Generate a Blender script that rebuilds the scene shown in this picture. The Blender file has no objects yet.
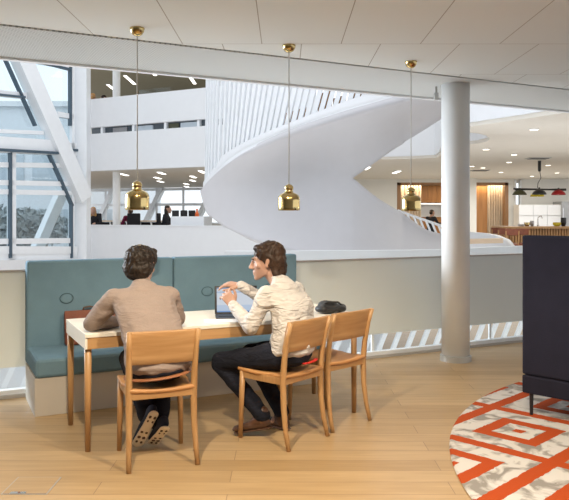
import bpy, bmesh, math, random
import numpy as np
from mathutils import Vector, Matrix, Euler, noise
random.seed(7)
PI = math.pi
COL = bpy.context.scene.collection
# ------------------------------------------------------------------ camera frame
F, CX, HZ, H = 700.0, 284.5, 216.0, 1.46
def px(x, y, Y):
    return Vector(((x - CX) / F * Y, Y, H - (y - HZ) / F * Y))
def onz(x, y, z):
    return px(x, y, (H - z) * F / (y - HZ))
def gxy(x, y): 
    p = onz(x, y, 0.0); return Vector((p.x, p.y))

sc = bpy.context.scene
cam = bpy.data.cameras.new('camera'); camo = bpy.data.objects.new('camera', cam); COL.objects.link(camo)
camo.location = (0, 0, H); camo.rotation_euler = (PI / 2, 0, 0)
cam.sensor_width = 36.0; cam.lens = F / 569 * 36; cam.shift_y = -(250 - HZ) / 569.0
cam.clip_end = 500
sc.camera = camo
sc.view_settings.view_transform = 'Standard'; sc.view_settings.look = 'None'
sc.view_settings.gamma = 1.0; sc.view_settings.exposure = 0.0
sc.view_settings.use_curve_mapping = False

# ------------------------------------------------------------------ materials
def newmat(name):
    m = bpy.data.materials.new(name); m.use_nodes = True
    nt = m.node_tree; b = nt.nodes['Principled BSDF']
    return m, nt, b
def N(nt, t, **kw):
    n = nt.nodes.new(t)
    for k, v in kw.items():
        if k in n.inputs: n.inputs[k].default_value = v
        else: setattr(n, k, v)
    return n
def c4(c): return (c[0], c[1], c[2], 1.0)
def paint(name, col, rough=0.55, var=0.03, scale=6.0, metal=0.0, bump=0.0, bscale=60.0, spec=0.5):
    m, nt, b = newmat(name)
    tc = N(nt, 'ShaderNodeTexCoord'); nz = N(nt, 'ShaderNodeTexNoise', Scale=scale, Detail=3.0)
    nt.links.new(tc.outputs['Object'], nz.inputs['Vector'])
    rp = N(nt, 'ShaderNodeValToRGB')
    rp.color_ramp.elements[0].position = .3; rp.color_ramp.elements[1].position = .7
    rp.color_ramp.elements[0].color = c4([max(0, k * (1 - var)) for k in col])
    rp.color_ramp.elements[1].color = c4([min(1, k * (1 + var)) for k in col])
    nt.links.new(nz.outputs['Fac'], rp.inputs['Fac']); nt.links.new(rp.outputs['Color'], b.inputs['Base Color'])
    b.inputs['Roughness'].default_value = rough; b.inputs['Metallic'].default_value = metal
    b.inputs['Specular IOR Level'].default_value = spec
    if bump:
        n2 = N(nt, 'ShaderNodeTexNoise', Scale=bscale, Detail=2.0); nt.links.new(tc.outputs['Object'], n2.inputs['Vector'])
        bp = N(nt, 'ShaderNodeBump', Strength=bump, Distance=0.01)
        nt.links.new(n2.outputs['Fac'], bp.inputs['Height']); nt.links.new(bp.outputs['Normal'], b.inputs['Normal'])
    return m
def wood(name, c1, c2, axis='z', scale=9.0, rough=0.4):
    m, nt, b = newmat(name)
    tc = N(nt, 'ShaderNodeTexCoord'); mp = N(nt, 'ShaderNodeMapping')
    s = [scale * 3.0] * 3; s['xyz'.index(axis)] = scale * 0.22
    mp.inputs['Scale'].default_value = s
    nz = N(nt, 'ShaderNodeTexNoise', Scale=1.0, Detail=4.0, Distortion=0.6)
    nt.links.new(tc.outputs['Object'], mp.inputs['Vector']); nt.links.new(mp.outputs['Vector'], nz.inputs['Vector'])
    rp = N(nt, 'ShaderNodeValToRGB'); rp.color_ramp.elements[0].position = .35; rp.color_ramp.elements[1].position = .68
    rp.color_ramp.elements[0].color = c4(c1); rp.color_ramp.elements[1].color = c4(c2)
    nt.links.new(nz.outputs['Fac'], rp.inputs['Fac']); nt.links.new(rp.outputs['Color'], b.inputs['Base Color'])
    b.inputs['Roughness'].default_value = rough
    return m
def emit(name, col, s):
    m, nt, b = newmat(name)
    nt.nodes.remove(b); e = N(nt, 'ShaderNodeEmission', Color=c4(col), Strength=s)
    nt.links.new(e.outputs[0], nt.nodes['Material Output'].inputs[0]); return m
def glassmat(name, tint=(.9, .95, .97), gl=0.08):
    m, nt, b = newmat(name); nt.nodes.remove(b)
    tr = N(nt, 'ShaderNodeBsdfTransparent', Color=c4(tint)); g = N(nt, 'ShaderNodeBsdfGlossy', Roughness=0.02)
    mx = N(nt, 'ShaderNodeMixShader', Fac=gl)
    nt.links.new(tr.outputs[0], mx.inputs[1]); nt.links.new(g.outputs[0], mx.inputs[2])
    nt.links.new(mx.outputs[0], nt.nodes['Material Output'].inputs[0]); return m
def fabric(name, col, var=.12, scale=220.0, bump=.25, folds=0.0, rough=.9):
    m, nt, b = newmat(name)
    tc = N(nt, 'ShaderNodeTexCoord'); nz = N(nt, 'ShaderNodeTexNoise', Scale=scale, Detail=2.0)
    n2 = N(nt, 'ShaderNodeTexNoise', Scale=7.0, Detail=3.0)
    nt.links.new(tc.outputs['Object'], nz.inputs['Vector']); nt.links.new(tc.outputs['Object'], n2.inputs['Vector'])
    ad = N(nt, 'ShaderNodeMath', operation='ADD'); nt.links.new(nz.outputs['Fac'], ad.inputs[0]); nt.links.new(n2.outputs['Fac'], ad.inputs[1])
    hf = N(nt, 'ShaderNodeMath', operation='MULTIPLY'); hf.inputs[1].default_value = .5; nt.links.new(ad.outputs[0], hf.inputs[0])
    rp = N(nt, 'ShaderNodeValToRGB'); rp.color_ramp.elements[0].position = .35; rp.color_ramp.elements[1].position = .65
    rp.color_ramp.elements[0].color = c4([k * (1 - var) for k in col]); rp.color_ramp.elements[1].color = c4([min(1, k * (1 + var)) for k in col])
    nt.links.new(hf.outputs[0], rp.inputs['Fac']); nt.links.new(rp.outputs['Color'], b.inputs['Base Color'])
    b.inputs['Roughness'].default_value = rough; b.inputs['Specular IOR Level'].default_value = .25
    bp = N(nt, 'ShaderNodeBump', Strength=bump, Distance=0.004); nt.links.new(nz.outputs['Fac'], bp.inputs['Height'])
    if folds:
        wv = N(nt, 'ShaderNodeTexNoise', Scale=14.0, Detail=1.5, Distortion=1.2)
        mp = N(nt, 'ShaderNodeMapping'); mp.inputs['Scale'].default_value = (.55, .8, 1.9)
        nt.links.new(tc.outputs['Object'], mp.inputs['Vector']); nt.links.new(mp.outputs['Vector'], wv.inputs['Vector'])
        b2 = N(nt, 'ShaderNodeBump', Strength=folds, Distance=0.03); nt.links.new(wv.outputs['Fac'], b2.inputs['Height'])
        nt.links.new(bp.outputs['Normal'], b2.inputs['Normal']); nt.links.new(b2.outputs['Normal'], b.inputs['Normal'])
    else: nt.links.new(bp.outputs['Normal'], b.inputs['Normal'])
    return m
def bricks(name, w, h, off, c1, c2, mortar, msize, shift=(0, 0), grain=0.0, rough=.5, swap=False):
    m, nt, b = newmat(name)
    tc = N(nt, 'ShaderNodeTexCoord'); mp = N(nt, 'ShaderNodeMapping'); mp.inputs['Location'].default_value = (shift[0], shift[1], 0)
    nt.links.new(tc.outputs['Object'], mp.inputs['Vector'])
    br = N(nt, 'ShaderNodeTexBrick', Scale=1.0); br.offset = off; br.offset_frequency = 2
    br.inputs['Brick Width'].default_value = w; br.inputs['Row Height'].default_value = h
    br.inputs['Mortar Size'].default_value = msize; br.inputs['Mortar Smooth'].default_value = .1
    br.inputs['Color1'].default_value = c4(c1); br.inputs['Color2'].default_value = c4(c2); br.inputs['Mortar'].default_value = c4(mortar)
    nt.links.new(mp.outputs['Vector'], br.inputs['Vector'])
    outc = br.outputs['Color']
    if grain:
        m2 = N(nt, 'ShaderNodeMapping'); m2.inputs['Scale'].default_value = (1.3, 13.0, 1.0)
        nt.links.new(tc.outputs['Object'], m2.inputs['Vector'])
        nz = N(nt, 'ShaderNodeTexNoise', Scale=1.6, Detail=5.0, Distortion=0.8); nt.links.new(m2.outputs['Vector'], nz.inputs['Vector'])
        rp = N(nt, 'ShaderNodeValToRGB'); rp.color_ramp.elements[0].position = .3; rp.color_ramp.elements[1].position = .72
        rp.color_ramp.elements[0].color = (1 - grain, 1 - grain * 1.1, 1 - grain * 1.25, 1); rp.color_ramp.elements[1].color = (1, 1, 1, 1)
        nt.links.new(nz.outputs['Fac'], rp.inputs['Fac'])
        mx = N(nt, 'ShaderNodeMix', data_type='RGBA', blend_type='MULTIPLY'); mx.inputs['Factor'].default_value = 1.0
        nt.links.new(br.outputs['Color'], mx.inputs[6]); nt.links.new(rp.outputs['Color'], mx.inputs[7]); outc = mx.outputs[2]
    nt.links.new(outc, b.inputs['Base Color']); b.inputs['Roughness'].default_value = rough
    return m

M = {}
M['white'] = paint('white paint', (.72, .735, .755), .6, .01)
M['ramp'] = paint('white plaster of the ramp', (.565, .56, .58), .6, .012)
M['steel_white'] = paint('white steel', (.80, .83, .86), .45, .015)
M['beige_panel'] = paint('pale grey balustrade sheet', (.72, .785, .79), .5, .02, 1.5)
M['rail'] = paint('grey rail', (.40, .38, .36), .4, .03)
M['column'] = paint('white column paint', (.76, .77, .77), .5, .015)
M['colbase'] = paint('grey column collar', (.45, .45, .44), .4, .03, metal=.4)
M['ceil'] = bricks('ceiling boards', .617, 1.17, .5, (.79, .835, .835), (.805, .85, .85), (.40, .39, .36), .0035, (.617 - .132 + .617 * 4, 1.17 * 5 - 5.45 + 1.17 * 4), rough=.8)
M['floor'] = bricks('oak plank floor', 1.9, .172, .37, (.43, .285, .14), (.54, .375, .20), (.25, .16, .09), .0020, (.3, 5.16 - 3.67), grain=.17, rough=.38)
M['oak'] = wood('oak chair wood', (.40, .215, .085), (.50, .295, .13), 'z')
M['oakx'] = wood('oak board', (.40, .215, .085), (.51, .30, .135), 'x')
M['seatwood'] = wood('tan leather seat', (.46, .22, .08), (.54, .28, .11), 'x', 4.0, .45)
M['tabletop'] = paint('cream laminate', (.80, .75, .66), .35, .01)
M['bench'] = fabric('blue wool upholstery', (.16, .268, .345), .08)
M['piping'] = fabric('dark blue piping', (.07, .13, .165), .1)
M['plinth'] = paint('pale plinth panel', (.60, .56, .50), .5, .02)
M['brass'] = paint('polished brass', (.60, .45, .20), .13, .03, metal=1.0)
M['cord'] = paint('grey cord', (.55, .55, .52), .5)
M['bulb'] = emit('lit bulb', (1, .82, .55), 2.5)
M['navy'] = fabric('dark navy upholstery', (.014, .0135, .025), .15, 180, .3)
M['blackmetal'] = paint('black metal', (.015, .015, .017), .4)
M['black'] = paint('black plastic', (.012, .012, .014), .35)
M['leather'] = paint('brown leather', (.20, .055, .025), .42, .15, 18, bump=.2)
M['leather2'] = paint('dark brown boot leather', (.075, .034, .018), .4, .2, 25, bump=.15)
M['blackbag'] = paint('black bag cloth', (.012, .013, .016), .5, .2, 30, bump=.3)
M['silver'] = paint('silver metal', (.65, .65, .66), .25, .02, metal=.9)
M['paper'] = paint('white paper', (.85, .86, .88), .6)
M['skin'] = paint('skin', (.43, .25, .18), .5, .06, 25)
M['hair1'] = fabric('black brown hair', (.022, .015, .011), .5, 90, .9, rough=.55)
M['hair2'] = fabric('brown hair', (.036, .019, .011), .5, 90, .9, rough=.5)
M['sweater'] = fabric('grey beige knit', (.30, .238, .208), .08, 160, .25, .35)
M['shirt'] = fabric('off white shirt cotton', (.56, .53, .505), .03, 200, .1, .85)
M['jeans'] = fabric('dark denim', (.011, .0125, .021), .3, 160, .3, .4)
M['belt'] = paint('tan belt leather', (.28, .11, .045), .4, .1)
M['red'] = fabric('red cloth', (.50, .03, .02), .1)
M['sole'] = paint('cream rubber sole', (.74, .64, .48), .6, .1)
M['shoe'] = fabric('dark blue sneaker', (.03, .035, .055), .2)
M['eyewhite'] = paint('eye white', (.42, .37, .34), .4)
M['iris'] = paint('dark iris', (.03, .015, .01), .2)
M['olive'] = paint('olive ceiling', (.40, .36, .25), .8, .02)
M['officeceil'] = paint('grey office ceiling', (.66, .62, .55), .8, .02)
M['cafeceil'] = paint('warm grey cafe ceiling', (.70, .66, .59), .8, .01)
M['cafewall'] = paint('off white cafe wall', (.74, .73, .69), .7, .01)
M['cafewood'] = wood('amber wood panelling', (.42, .19, .06), (.55, .27, .09), 'z', 3.0)
M['brownwood'] = wood('brown wood cladding', (.27, .14, .06), (.36, .19, .085), 'z', 3.0)
M['curtain'] = fabric('cream curtain', (.72, .60, .46), .05, 100, .2)
M['office_floor'] = paint('grey office carpet', (.30, .28, .26), .9)
M['lowfloor'] = paint('pale lower floor', (.46, .34, .23), .6, .05, 2)
M['cafefloor'] = paint('grey cafe floor', (.56, .54, .50), .5, .04, 2)
M['frame'] = paint('dark blue grey window gasket', (.055, .09, .125), .4)
M['glass'] = glassmat('window glass', (.86, .93, .96), .06)
M['clearglass'] = glassmat('clear glass', (.95, .97, .97), .04)
M['strip'] = emit('lit strip lamp', (1, .95, .85), 4.0)
M['spot'] = emit('lit downlight', (1, .90, .74), 5.0)
M['screen_dark'] = paint('dark glass strip', (.07, .09, .11), .15)
M['facade'] = paint('pale facade outside', (.74, .78, .82), .7, .03)
M['facadewin'] = paint('blue grey facade glass', (.50, .57, .63), .3, .05)
M['tree'] = paint('grey green foliage', (.38, .42, .43), .9, .2, 3)
M['ground'] = paint('pale ground outside', (.55, .57, .58), .9)
M['steel'] = paint('brushed steel', (.42, .42, .42), .35, .05, metal=.7)
M['lampblack'] = paint('black enamel', (.02, .02, .018), .35)
M['lampolive'] = paint('olive enamel', (.06, .06, .022), .35)
M['lampyellow'] = paint('yellow enamel', (.65, .52, .02), .35)
M['lampred'] = paint('red enamel', (.36, .008, .010), .35)
M['orange'] = paint('orange plastic', (.80, .15, .03), .5)
M['maroon'] = fabric('maroon cloth', (.14, .012, .045), .1)
M['darkcloth'] = fabric('black cloth', (.02, .02, .025), .2)
M['blond'] = fabric('blond hair', (.42, .24, .10), .3, 60, .5)
M['greycloth'] = fabric('grey cloth', (.30, .30, .31), .1)
M['desk'] = paint('pale wood desk', (.62, .47, .33), .5)

def perforated():
    m, nt, b = newmat('perforated soffit sheet')
    tc = N(nt, 'ShaderNodeTexCoord'); mp = N(nt, 'ShaderNodeMapping')
    mp.inputs['Rotation'].default_value = (0, 0, math.radians(-26.8 + 45)); mp.inputs['Scale'].default_value = (34, 34, 34)
    nt.links.new(tc.outputs['Object'], mp.inputs['Vector'])
    fr = N(nt, 'ShaderNodeVectorMath', operation='FRACTION'); nt.links.new(mp.outputs['Vector'], fr.inputs[0])
    sb = N(nt, 'ShaderNodeVectorMath', operation='SUBTRACT'); sb.inputs[1].default_value = (.5, .5, .5); nt.links.new(fr.outputs[0], sb.inputs[0])
    sp = N(nt, 'ShaderNodeSeparateXYZ'); nt.links.new(sb.outputs[0], sp.inputs[0])
    cb = N(nt, 'ShaderNodeCombineXYZ'); nt.links.new(sp.outputs[0], cb.inputs[0]); nt.links.new(sp.outputs[1], cb.inputs[1])
    ln = N(nt, 'ShaderNodeVectorMath', operation='LENGTH'); nt.links.new(cb.outputs[0], ln.inputs[0])
    sx = N(nt, 'ShaderNodeSeparateXYZ'); nt.links.new(tc.outputs['Object'], sx.inputs[0])
    mr = N(nt, 'ShaderNodeMapRange'); mr.inputs['From Min'].default_value = -1.6; mr.inputs['From Max'].default_value = .35; mr.inputs['To Min'].default_value = .32; mr.inputs['To Max'].default_value = .02
    nt.links.new(sx.outputs[0], mr.inputs['Value'])
    lt = N(nt, 'ShaderNodeMath', operation='LESS_THAN'); nt.links.new(mr.outputs[0], lt.inputs[1]); nt.links.new(ln.outputs['Value'], lt.inputs[0])
    mx = N(nt, 'ShaderNodeMix', data_type='RGBA'); mx.inputs[6].default_value = (.62, .655, .655, 1); mx.inputs[7].default_value = (.38, .405, .41, 1)
    nt.links.new(lt.outputs[0], mx.inputs[0]); nt.links.new(mx.outputs[2], b.inputs['Base Color']); b.inputs['Roughness'].default_value = .5
    return m
M['perf'] = perforated()
def rugmat():
    m, nt, b = newmat('orange lattice rug pile')
    tc = N(nt, 'ShaderNodeTexCoord'); sp = N(nt, 'ShaderNodeSeparateXYZ'); nt.links.new(tc.outputs['Object'], sp.inputs[0])
    def mth(op, a, bb=None):
        n = N(nt, 'ShaderNodeMath', operation=op)
        for i, v in enumerate((a, bb)):
            if v is None: continue
            if isinstance(v, (int, float)): n.inputs[i].default_value = v
            else: nt.links.new(v, n.inputs[i])
        return n.outputs[0]
    nz = N(nt, 'ShaderNodeTexNoise', Scale=22.0, Detail=2.0); nt.links.new(tc.outputs['Object'], nz.inputs['Vector'])
    wob = mth('MULTIPLY', mth('SUBTRACT', nz.outputs['Fac'], .5), .03)
    x = mth('ADD', mth('SUBTRACT', sp.outputs[0], 1.575), wob); y = mth('SUBTRACT', sp.outputs[1], 4.705)
    def cell(v): return mth('ABSOLUTE', mth('SUBTRACT', mth('MODULO', mth('ADD', v, 60.6), 1.2), .6))
    mm = mth('MAXIMUM', cell(mth('ADD', x, y)), cell(mth('SUBTRACT', x, y)))
    o = mth('MAXIMUM', mth('LESS_THAN', mm, .05), mth('MAXIMUM', mth('MULTIPLY', mth('GREATER_THAN', mm, .182), mth('LESS_THAN', mm, .318)), mth('GREATER_THAN', mm, .532)))
    n2 = N(nt, 'ShaderNodeTexNoise', Scale=6.5, Detail=6.0, Distortion=1.0); nt.links.new(tc.outputs['Object'], n2.inputs['Vector'])
    rp = N(nt, 'ShaderNodeValToRGB'); e = rp.color_ramp.elements
    e[0].position = .40; e[0].color = (.29, .27, .25, 1); e[1].position = .54; e[1].color = (.64, .615, .59, 1)
    nt.links.new(n2.outputs['Fac'], rp.inputs['Fac'])
    mx = N(nt, 'ShaderNodeMix', data_type='RGBA'); nt.links.new(o, mx.inputs[0]); nt.links.new(rp.outputs['Color'], mx.inputs[6])
    mx.inputs[7].default_value = (.45, .072, .016, 1)
    nt.links.new(mx.outputs[2], b.inputs['Base Color']); b.inputs['Roughness'].default_value = .9; b.inputs['Specular IOR Level'].default_value = .15
    n3 = N(nt, 'ShaderNodeTexNoise', Scale=150.0); nt.links.new(tc.outputs['Object'], n3.inputs['Vector'])
    bp = N(nt, 'ShaderNodeBump', Strength=.3, Distance=.01); nt.links.new(n3.outputs['Fac'], bp.inputs['Height']); nt.links.new(bp.outputs['Normal'], b.inputs['Normal'])
    return m
M['rug'] = rugmat()

# ------------------------------------------------------------------ mesh helpers
def obj(name, bm, mat, parent=None, smooth=False, bevel=0.0, loc=None):
    me = bpy.data.meshes.new(name)
    bmesh.ops.recalc_face_normals(bm, faces=bm.faces)
    bm.to_mesh(me); bm.free()
    if mat is not None: me.materials.append(mat)
    o = bpy.data.objects.new(name, me); COL.objects.link(o)
    if parent: o.parent = parent
    if loc is not None: o.location = loc
    if smooth:
        for p in me.polygons: p.use_smooth = True
    if bevel:
        md = o.modifiers.new('bevel', 'BEVEL'); md.width = bevel; md.segments = 2; md.limit_method = 'ANGLE'; md.angle_limit = math.radians(40)
    return o
def tag(o, label, cat, group=None, kind=None):
    o['label'] = label; o['category'] = cat
    if group: o['group'] = group
    if kind: o['kind'] = kind
    return o
def thing(name, label, cat, loc=(0, 0, 0), rz=0.0, group=None):
    o = bpy.data.objects.new(name, None); COL.objects.link(o); o.empty_display_size = .1
    o.location = loc; o.rotation_euler = (0, 0, rz)
    return tag(o, label, cat, group)
def struct(name, bm, mat, parent=None, **kw):
    o = obj(name, bm, mat, parent, **kw)
    if not parent: o['kind'] = 'structure'
    return o
def dup(root, loc=None, rz=None, label=None):
    r = root.copy(); COL.objects.link(r)
    if loc is not None: r.location = loc
    if rz is not None: r.rotation_euler = (0, 0, rz)
    if label: r['label'] = label
    for ch in list(root.children):
        c = ch.copy(); COL.objects.link(c); c.parent = r
        for g in list(ch.children):
            d = g.copy(); COL.objects.link(d); d.parent = c
    return r
def B(): return bmesh.new()
def box(bm, c, s, rz=0.0, rot=None):
    R = rot if rot is not None else Matrix.Rotation(rz, 3, 'Z')
    vs = []
    for i in (-1, 1):
        for j in (-1, 1):
            for k in (-1, 1):
                vs.append(bm.verts.new(Vector(c) + R @ Vector((i * s[0] / 2, j * s[1] / 2, k * s[2] / 2))))
    for f in ((0, 1, 3, 2), (4, 6, 7, 5), (0, 4, 5, 1), (2, 3, 7, 6), (0, 2, 6, 4), (1, 5, 7, 3)):
        bm.faces.new([vs[i] for i in f])
    return bm
def bar(bm, a, b, w, d, up=Vector((0, 0, 1))):
    """rectangular bar from a to b, w across 'up x dir', d along the other axis"""
    a, b = Vector(a), Vector(b); z = (b - a); L = z.length; z.normalize()
    x = up.cross(z)
    if x.length < 1e-4: x = Vector((1, 0, 0)).cross(z)
    x.normalize(); y = z.cross(x)
    R = Matrix((x, y, z)).transposed()
    return box(bm, (a + b) / 2, (w, d, L), rot=R)
def prism(bm, pts, z0, z1):
    lo = [bm.verts.new((p[0], p[1], z0)) for p in pts]; hi = [bm.verts.new((p[0], p[1], z1)) for p in pts]
    n = len(pts)
    bm.faces.new(lo[::-1]); bm.faces.new(hi)
    for i in range(n): bm.faces.new((lo[i], lo[(i + 1) % n], hi[(i + 1) % n], hi[i]))
    return bm
def lathe(bm, prof, c=(0, 0, 0), seg=32, cap=True):
    rings = []
    for r, z in prof:
        rings.append([bm.verts.new((c[0] + r * math.cos(2 * PI * i / seg), c[1] + r * math.sin(2 * PI * i / seg), c[2] + z)) for i in range(seg)])
    for a, b in zip(rings[:-1], rings[1:]):
        for i in range(seg): bm.faces.new((a[i], a[(i + 1) % seg], b[(i + 1) % seg], b[i]))
    if cap: bm.faces.new(rings[0][::-1]); bm.faces.new(rings[-1])
    return bm
def tube(bm, pts, rad, seg=10, flat=None):
    pts = [Vector(p) for p in pts]; n = len(pts)
    rs = rad if isinstance(rad, (list, tuple)) else [rad] * n
    t0 = (pts[1] - pts[0]).normalized(); x = Vector((0, 0, 1)).cross(t0)
    if x.length < .15: x = Vector((0, 1, 0)).cross(t0)
    x.normalize(); rings = []
    for i, p in enumerate(pts):
        t = (pts[min(i + 1, n - 1)] - pts[max(i - 1, 0)]).normalized()
        x = (x - t * x.dot(t)).normalized(); y = t.cross(x)
        rings.append([bm.verts.new(p + (x * math.cos(2 * PI * k / seg) + y * math.sin(2 * PI * k / seg) * (flat or 1.0)) * rs[i]) for k in range(seg)])
    for a, b in zip(rings[:-1], rings[1:]):
        for k in range(seg): bm.faces.new((a[k], a[(k + 1) % seg], b[(k + 1) % seg], b[k]))
    bm.faces.new(rings[0][::-1]); bm.faces.new(rings[-1])
    return bm
def grid(bm, P):
    V = [[bm.verts.new(p) for p in row] for row in P]
    for i in range(len(V) - 1):
        for j in range(len(V[0]) - 1): bm.faces.new((V[i][j], V[i + 1][j], V[i + 1][j + 1], V[i][j + 1]))
    return bm
def sphere(bm, c, r, sub=2, sc3=(1, 1, 1)):
    g = bmesh.ops.create_icosphere(bm, subdivisions=sub, radius=1.0)
    for v in g['verts']: v.co = Vector(c) + Vector((v.co.x * r * sc3[0], v.co.y * r * sc3[1], v.co.z * r * sc3[2]))
    return bm
def solid(o, t, off=-1):
    md = o.modifiers.new('solid', 'SOLIDIFY'); md.thickness = t; md.offset = off; return o

# building direction: the room's long edge runs at 26.6 degrees
TH = math.radians(26.8); U = Vector((math.cos(TH), math.sin(TH), 0)); NN = Vector((-U.y, U.x, 0))
def uv(base, a, n, z=0.0): return Vector((base[0], base[1], 0)) + U * a + NN * n + Vector((0, 0, z))

# ================================================================== SETTING
BAL = Vector((.801, 7.147, 0))                       # balustrade foot line
bm = B(); e0 = uv(BAL, -14, .10); e1 = uv(BAL, 12, .10)
prism(bm, [(e0.x, e0.y), (-11.2, -5), (9.5, -5), (e1.x, e1.y)], -.35, 0); struct('floor', bm, M['floor'])
SO = Vector((-2.37, 5.83, 0)); CE = Vector((-1.98, 4.88, 0))
bm = B(); a0 = uv(CE, -12, 0); a1 = uv(CE, 15, 0)
prism(bm, [(a0.x, a0.y), (-11, -5), (9.5, -5), (a1.x, a1.y)], 2.80, 3.2); struct('ceiling', bm, M['ceil'])
def strip(name, s0, s1, m):
    bm = B(); p = [uv(CE, s0, .012), uv(CE, s1, .012), uv(SO, s1 - .0, 0) , uv(SO, s0, 0)]
    prism(bm, [(q.x, q.y) for q in p], 2.79, 3.2); return struct(name, bm, m)
strip('trim_1', -11, 15, M['perf'])
bm = B(); p0 = uv(SO, -11, .03); p1 = uv(SO, 15, .03); bar(bm, p0 + Vector((0, 0, 3.3)), p1 + Vector((0, 0, 3.3)), .06, 1.06); struct('trim_3', bm, M['steel_white'])
# unseen mullioned front beside the viewer, added to let sky light in
def glazed(name, p0, p1):
    p0, p1 = Vector(p0), Vector(p1); L = (p1 - p0).length; n = int(L / 1.6); bm = B()
    for k in range(n + 1): q = p0.lerp(p1, k / n); bar(bm, q, q + Vector((0, 0, 2.8)), .06, .10)
    for z in (.04, 2.76): bar(bm, p0 + Vector((0, 0, z)), p1 + Vector((0, 0, z)), .08, .08)
    return struct(name, bm, M['steel_white'])
bm = B(); box(bm, (-.7, -5.05, 1.3), (20.6, .1, 3.0)); struct('wall_back', bm, M['cafewall'])
bm = B(); box(bm, (-11.0, -2.6, 1.3), (.1, 4.8, 3.0)); struct('wall_left', bm, M['cafewall'])
glazed('sky_opening', (9.4, -4.9, 0), (9.4, 8.0, 0))

# ---- balustrade
bt = thing('balustrade', 'long pale grey sheet balustrade with an open gap at its foot behind bench', 'balustrade', uv(BAL, 0, 0), TH)
bm = B(); box(bm, (-1, .02, .625), (22, .03, .77)); obj('panel', bm, M['beige_panel'], bt)
bm = B(); box(bm, (-1, .02, 1.018), (22, .06, .016)); obj('top_rail', bm, M['rail'], bt)
bm = B(); box(bm, (-1, .035, .15), (22, .012, .18)); obj('glass_strip', bm, M['clearglass'], bt)
bm = B(); box(bm, (-1, .03, .03), (22, .07, .06)); obj('kerb', bm, M['white'], bt)
bm = B(); box(bm, (-1, -.02, .012), (22, .03, .024)); obj('skirting', bm, M['rail'], bt)
for k in range(-5, 5):
    bm = B(); box(bm, (k * 1.6 + .15, .05, .5), (.03, .02, 1.0)); obj('post', bm, M['steel_white'], bt)

# ---- column
cc = Vector((1.73, 7.08, 0))
col = thing('column', 'round white full height column in front of the balustrade', 'column', cc)
bm = B(); lathe(bm, [(.14, 0), (.14, 2.80)], seg=48); obj('shaft', bm, M['column'], col, smooth=False)
for p in col.children[0].data.polygons: p.use_smooth = len(p.vertices) == 4
bm = B(); lathe(bm, [(.155, 0), (.155, .055), (.142, .06)], seg=48); obj('base_collar', bm, M['colbase'], col)
sn = thing('ceiling_sensor', 'small grey box fixed to the soffit left of the white column', 'sensor', (1.56, 7.2, 2.69))
bm = B(); box(bm, (0, 0, .0), (.045, .05, .075)); obj('housing', bm, M['colbase'], sn, bevel=.006)
bm = B(); box(bm, (0, 0, .075), (.02, .02, .07)); obj('bracket', bm, M['colbase'], sn)

# ================================================================== FURNITURE
# ---- bench
BA = math.radians(26.2); bu = Vector((math.cos(BA), math.sin(BA), 0)); bn = Vector((-bu.y, bu.x, 0))
bench = thing('bench', 'blue upholstered high backed bench along the balustrade', 'bench', (-1.812, 5.075, 0), BA)
L = 2.42
bm = B(); box(bm, (L / 2, .30, .14), (L, .60, .28)); obj('plinth', bm, M['plinth'], bench, bevel=.004)
for s0 in (0, L / 2):
    bm = B(); box(bm, (s0 + L / 4, .26, .35), (L / 2 - .006, .56, .14)); obj('seat_cushion', bm, M['bench'], bench, bevel=.025)
    bm = B(); box(bm, (s0 + L / 4, .60, .69), (L / 2 - .006, .12, .82)); bk = obj('backrest', bm, M['bench'], bench, bevel=.018)
    for f in (.255, .755):
        bx = s0 + L / 2 * f
        bm = B()
        tube(bm, [(bx + .052 * math.cos(t * PI / 12), .537, .79 + .040 * math.sin(t * PI / 12)) for t in range(25)], .0035, 6)
        obj('button_ring', bm, M['piping'], bk)
        bm = B(); sphere(bm, (bx, .541, .79), .048, 3, (1, .14, .86)); obj('button', bm, M['bench'], bk, smooth=True)

# ---- table
TA = math.radians(26.5)
table = thing('table', 'long cream topped oak table between the bench and the chairs', 'table', (-1.21, 4.323, 0), TA)
TL, TW, TZ = 1.94, .66, .735
bm = B(); box(bm, (TL / 2, TW / 2, TZ - .0125), (TL + .05, TW + .05, .025)); obj('tabletop', bm, M['tabletop'], table, bevel=.003)
for y, nm in ((-.008, 'apron'), (TW + .008, 'apron')):
    bm = B(); box(bm, (TL / 2, y, TZ - .06), (TL + .02, .022, .07)); obj(nm, bm, M['oakx'], table)
for x in (-.013, TL + .013):
    bm = B(); box(bm, (x, TW / 2, TZ - .06), (.02, TW + .035, .07)); o = obj('end_apron', bm, M['tabletop'], table); o['label'] = 'cream end apron'
for x, y in ((0, 0), (TL, 0), (TL, TW), (0, TW)):
    bm = B(); lathe(bm, [(.017, 0), (.021, .35), (.023, TZ - .026)], (x, y + (.022 if y == 0 else -.022), 0), 16); obj('leg', bm, M['oak'], table, smooth=True)

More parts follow.
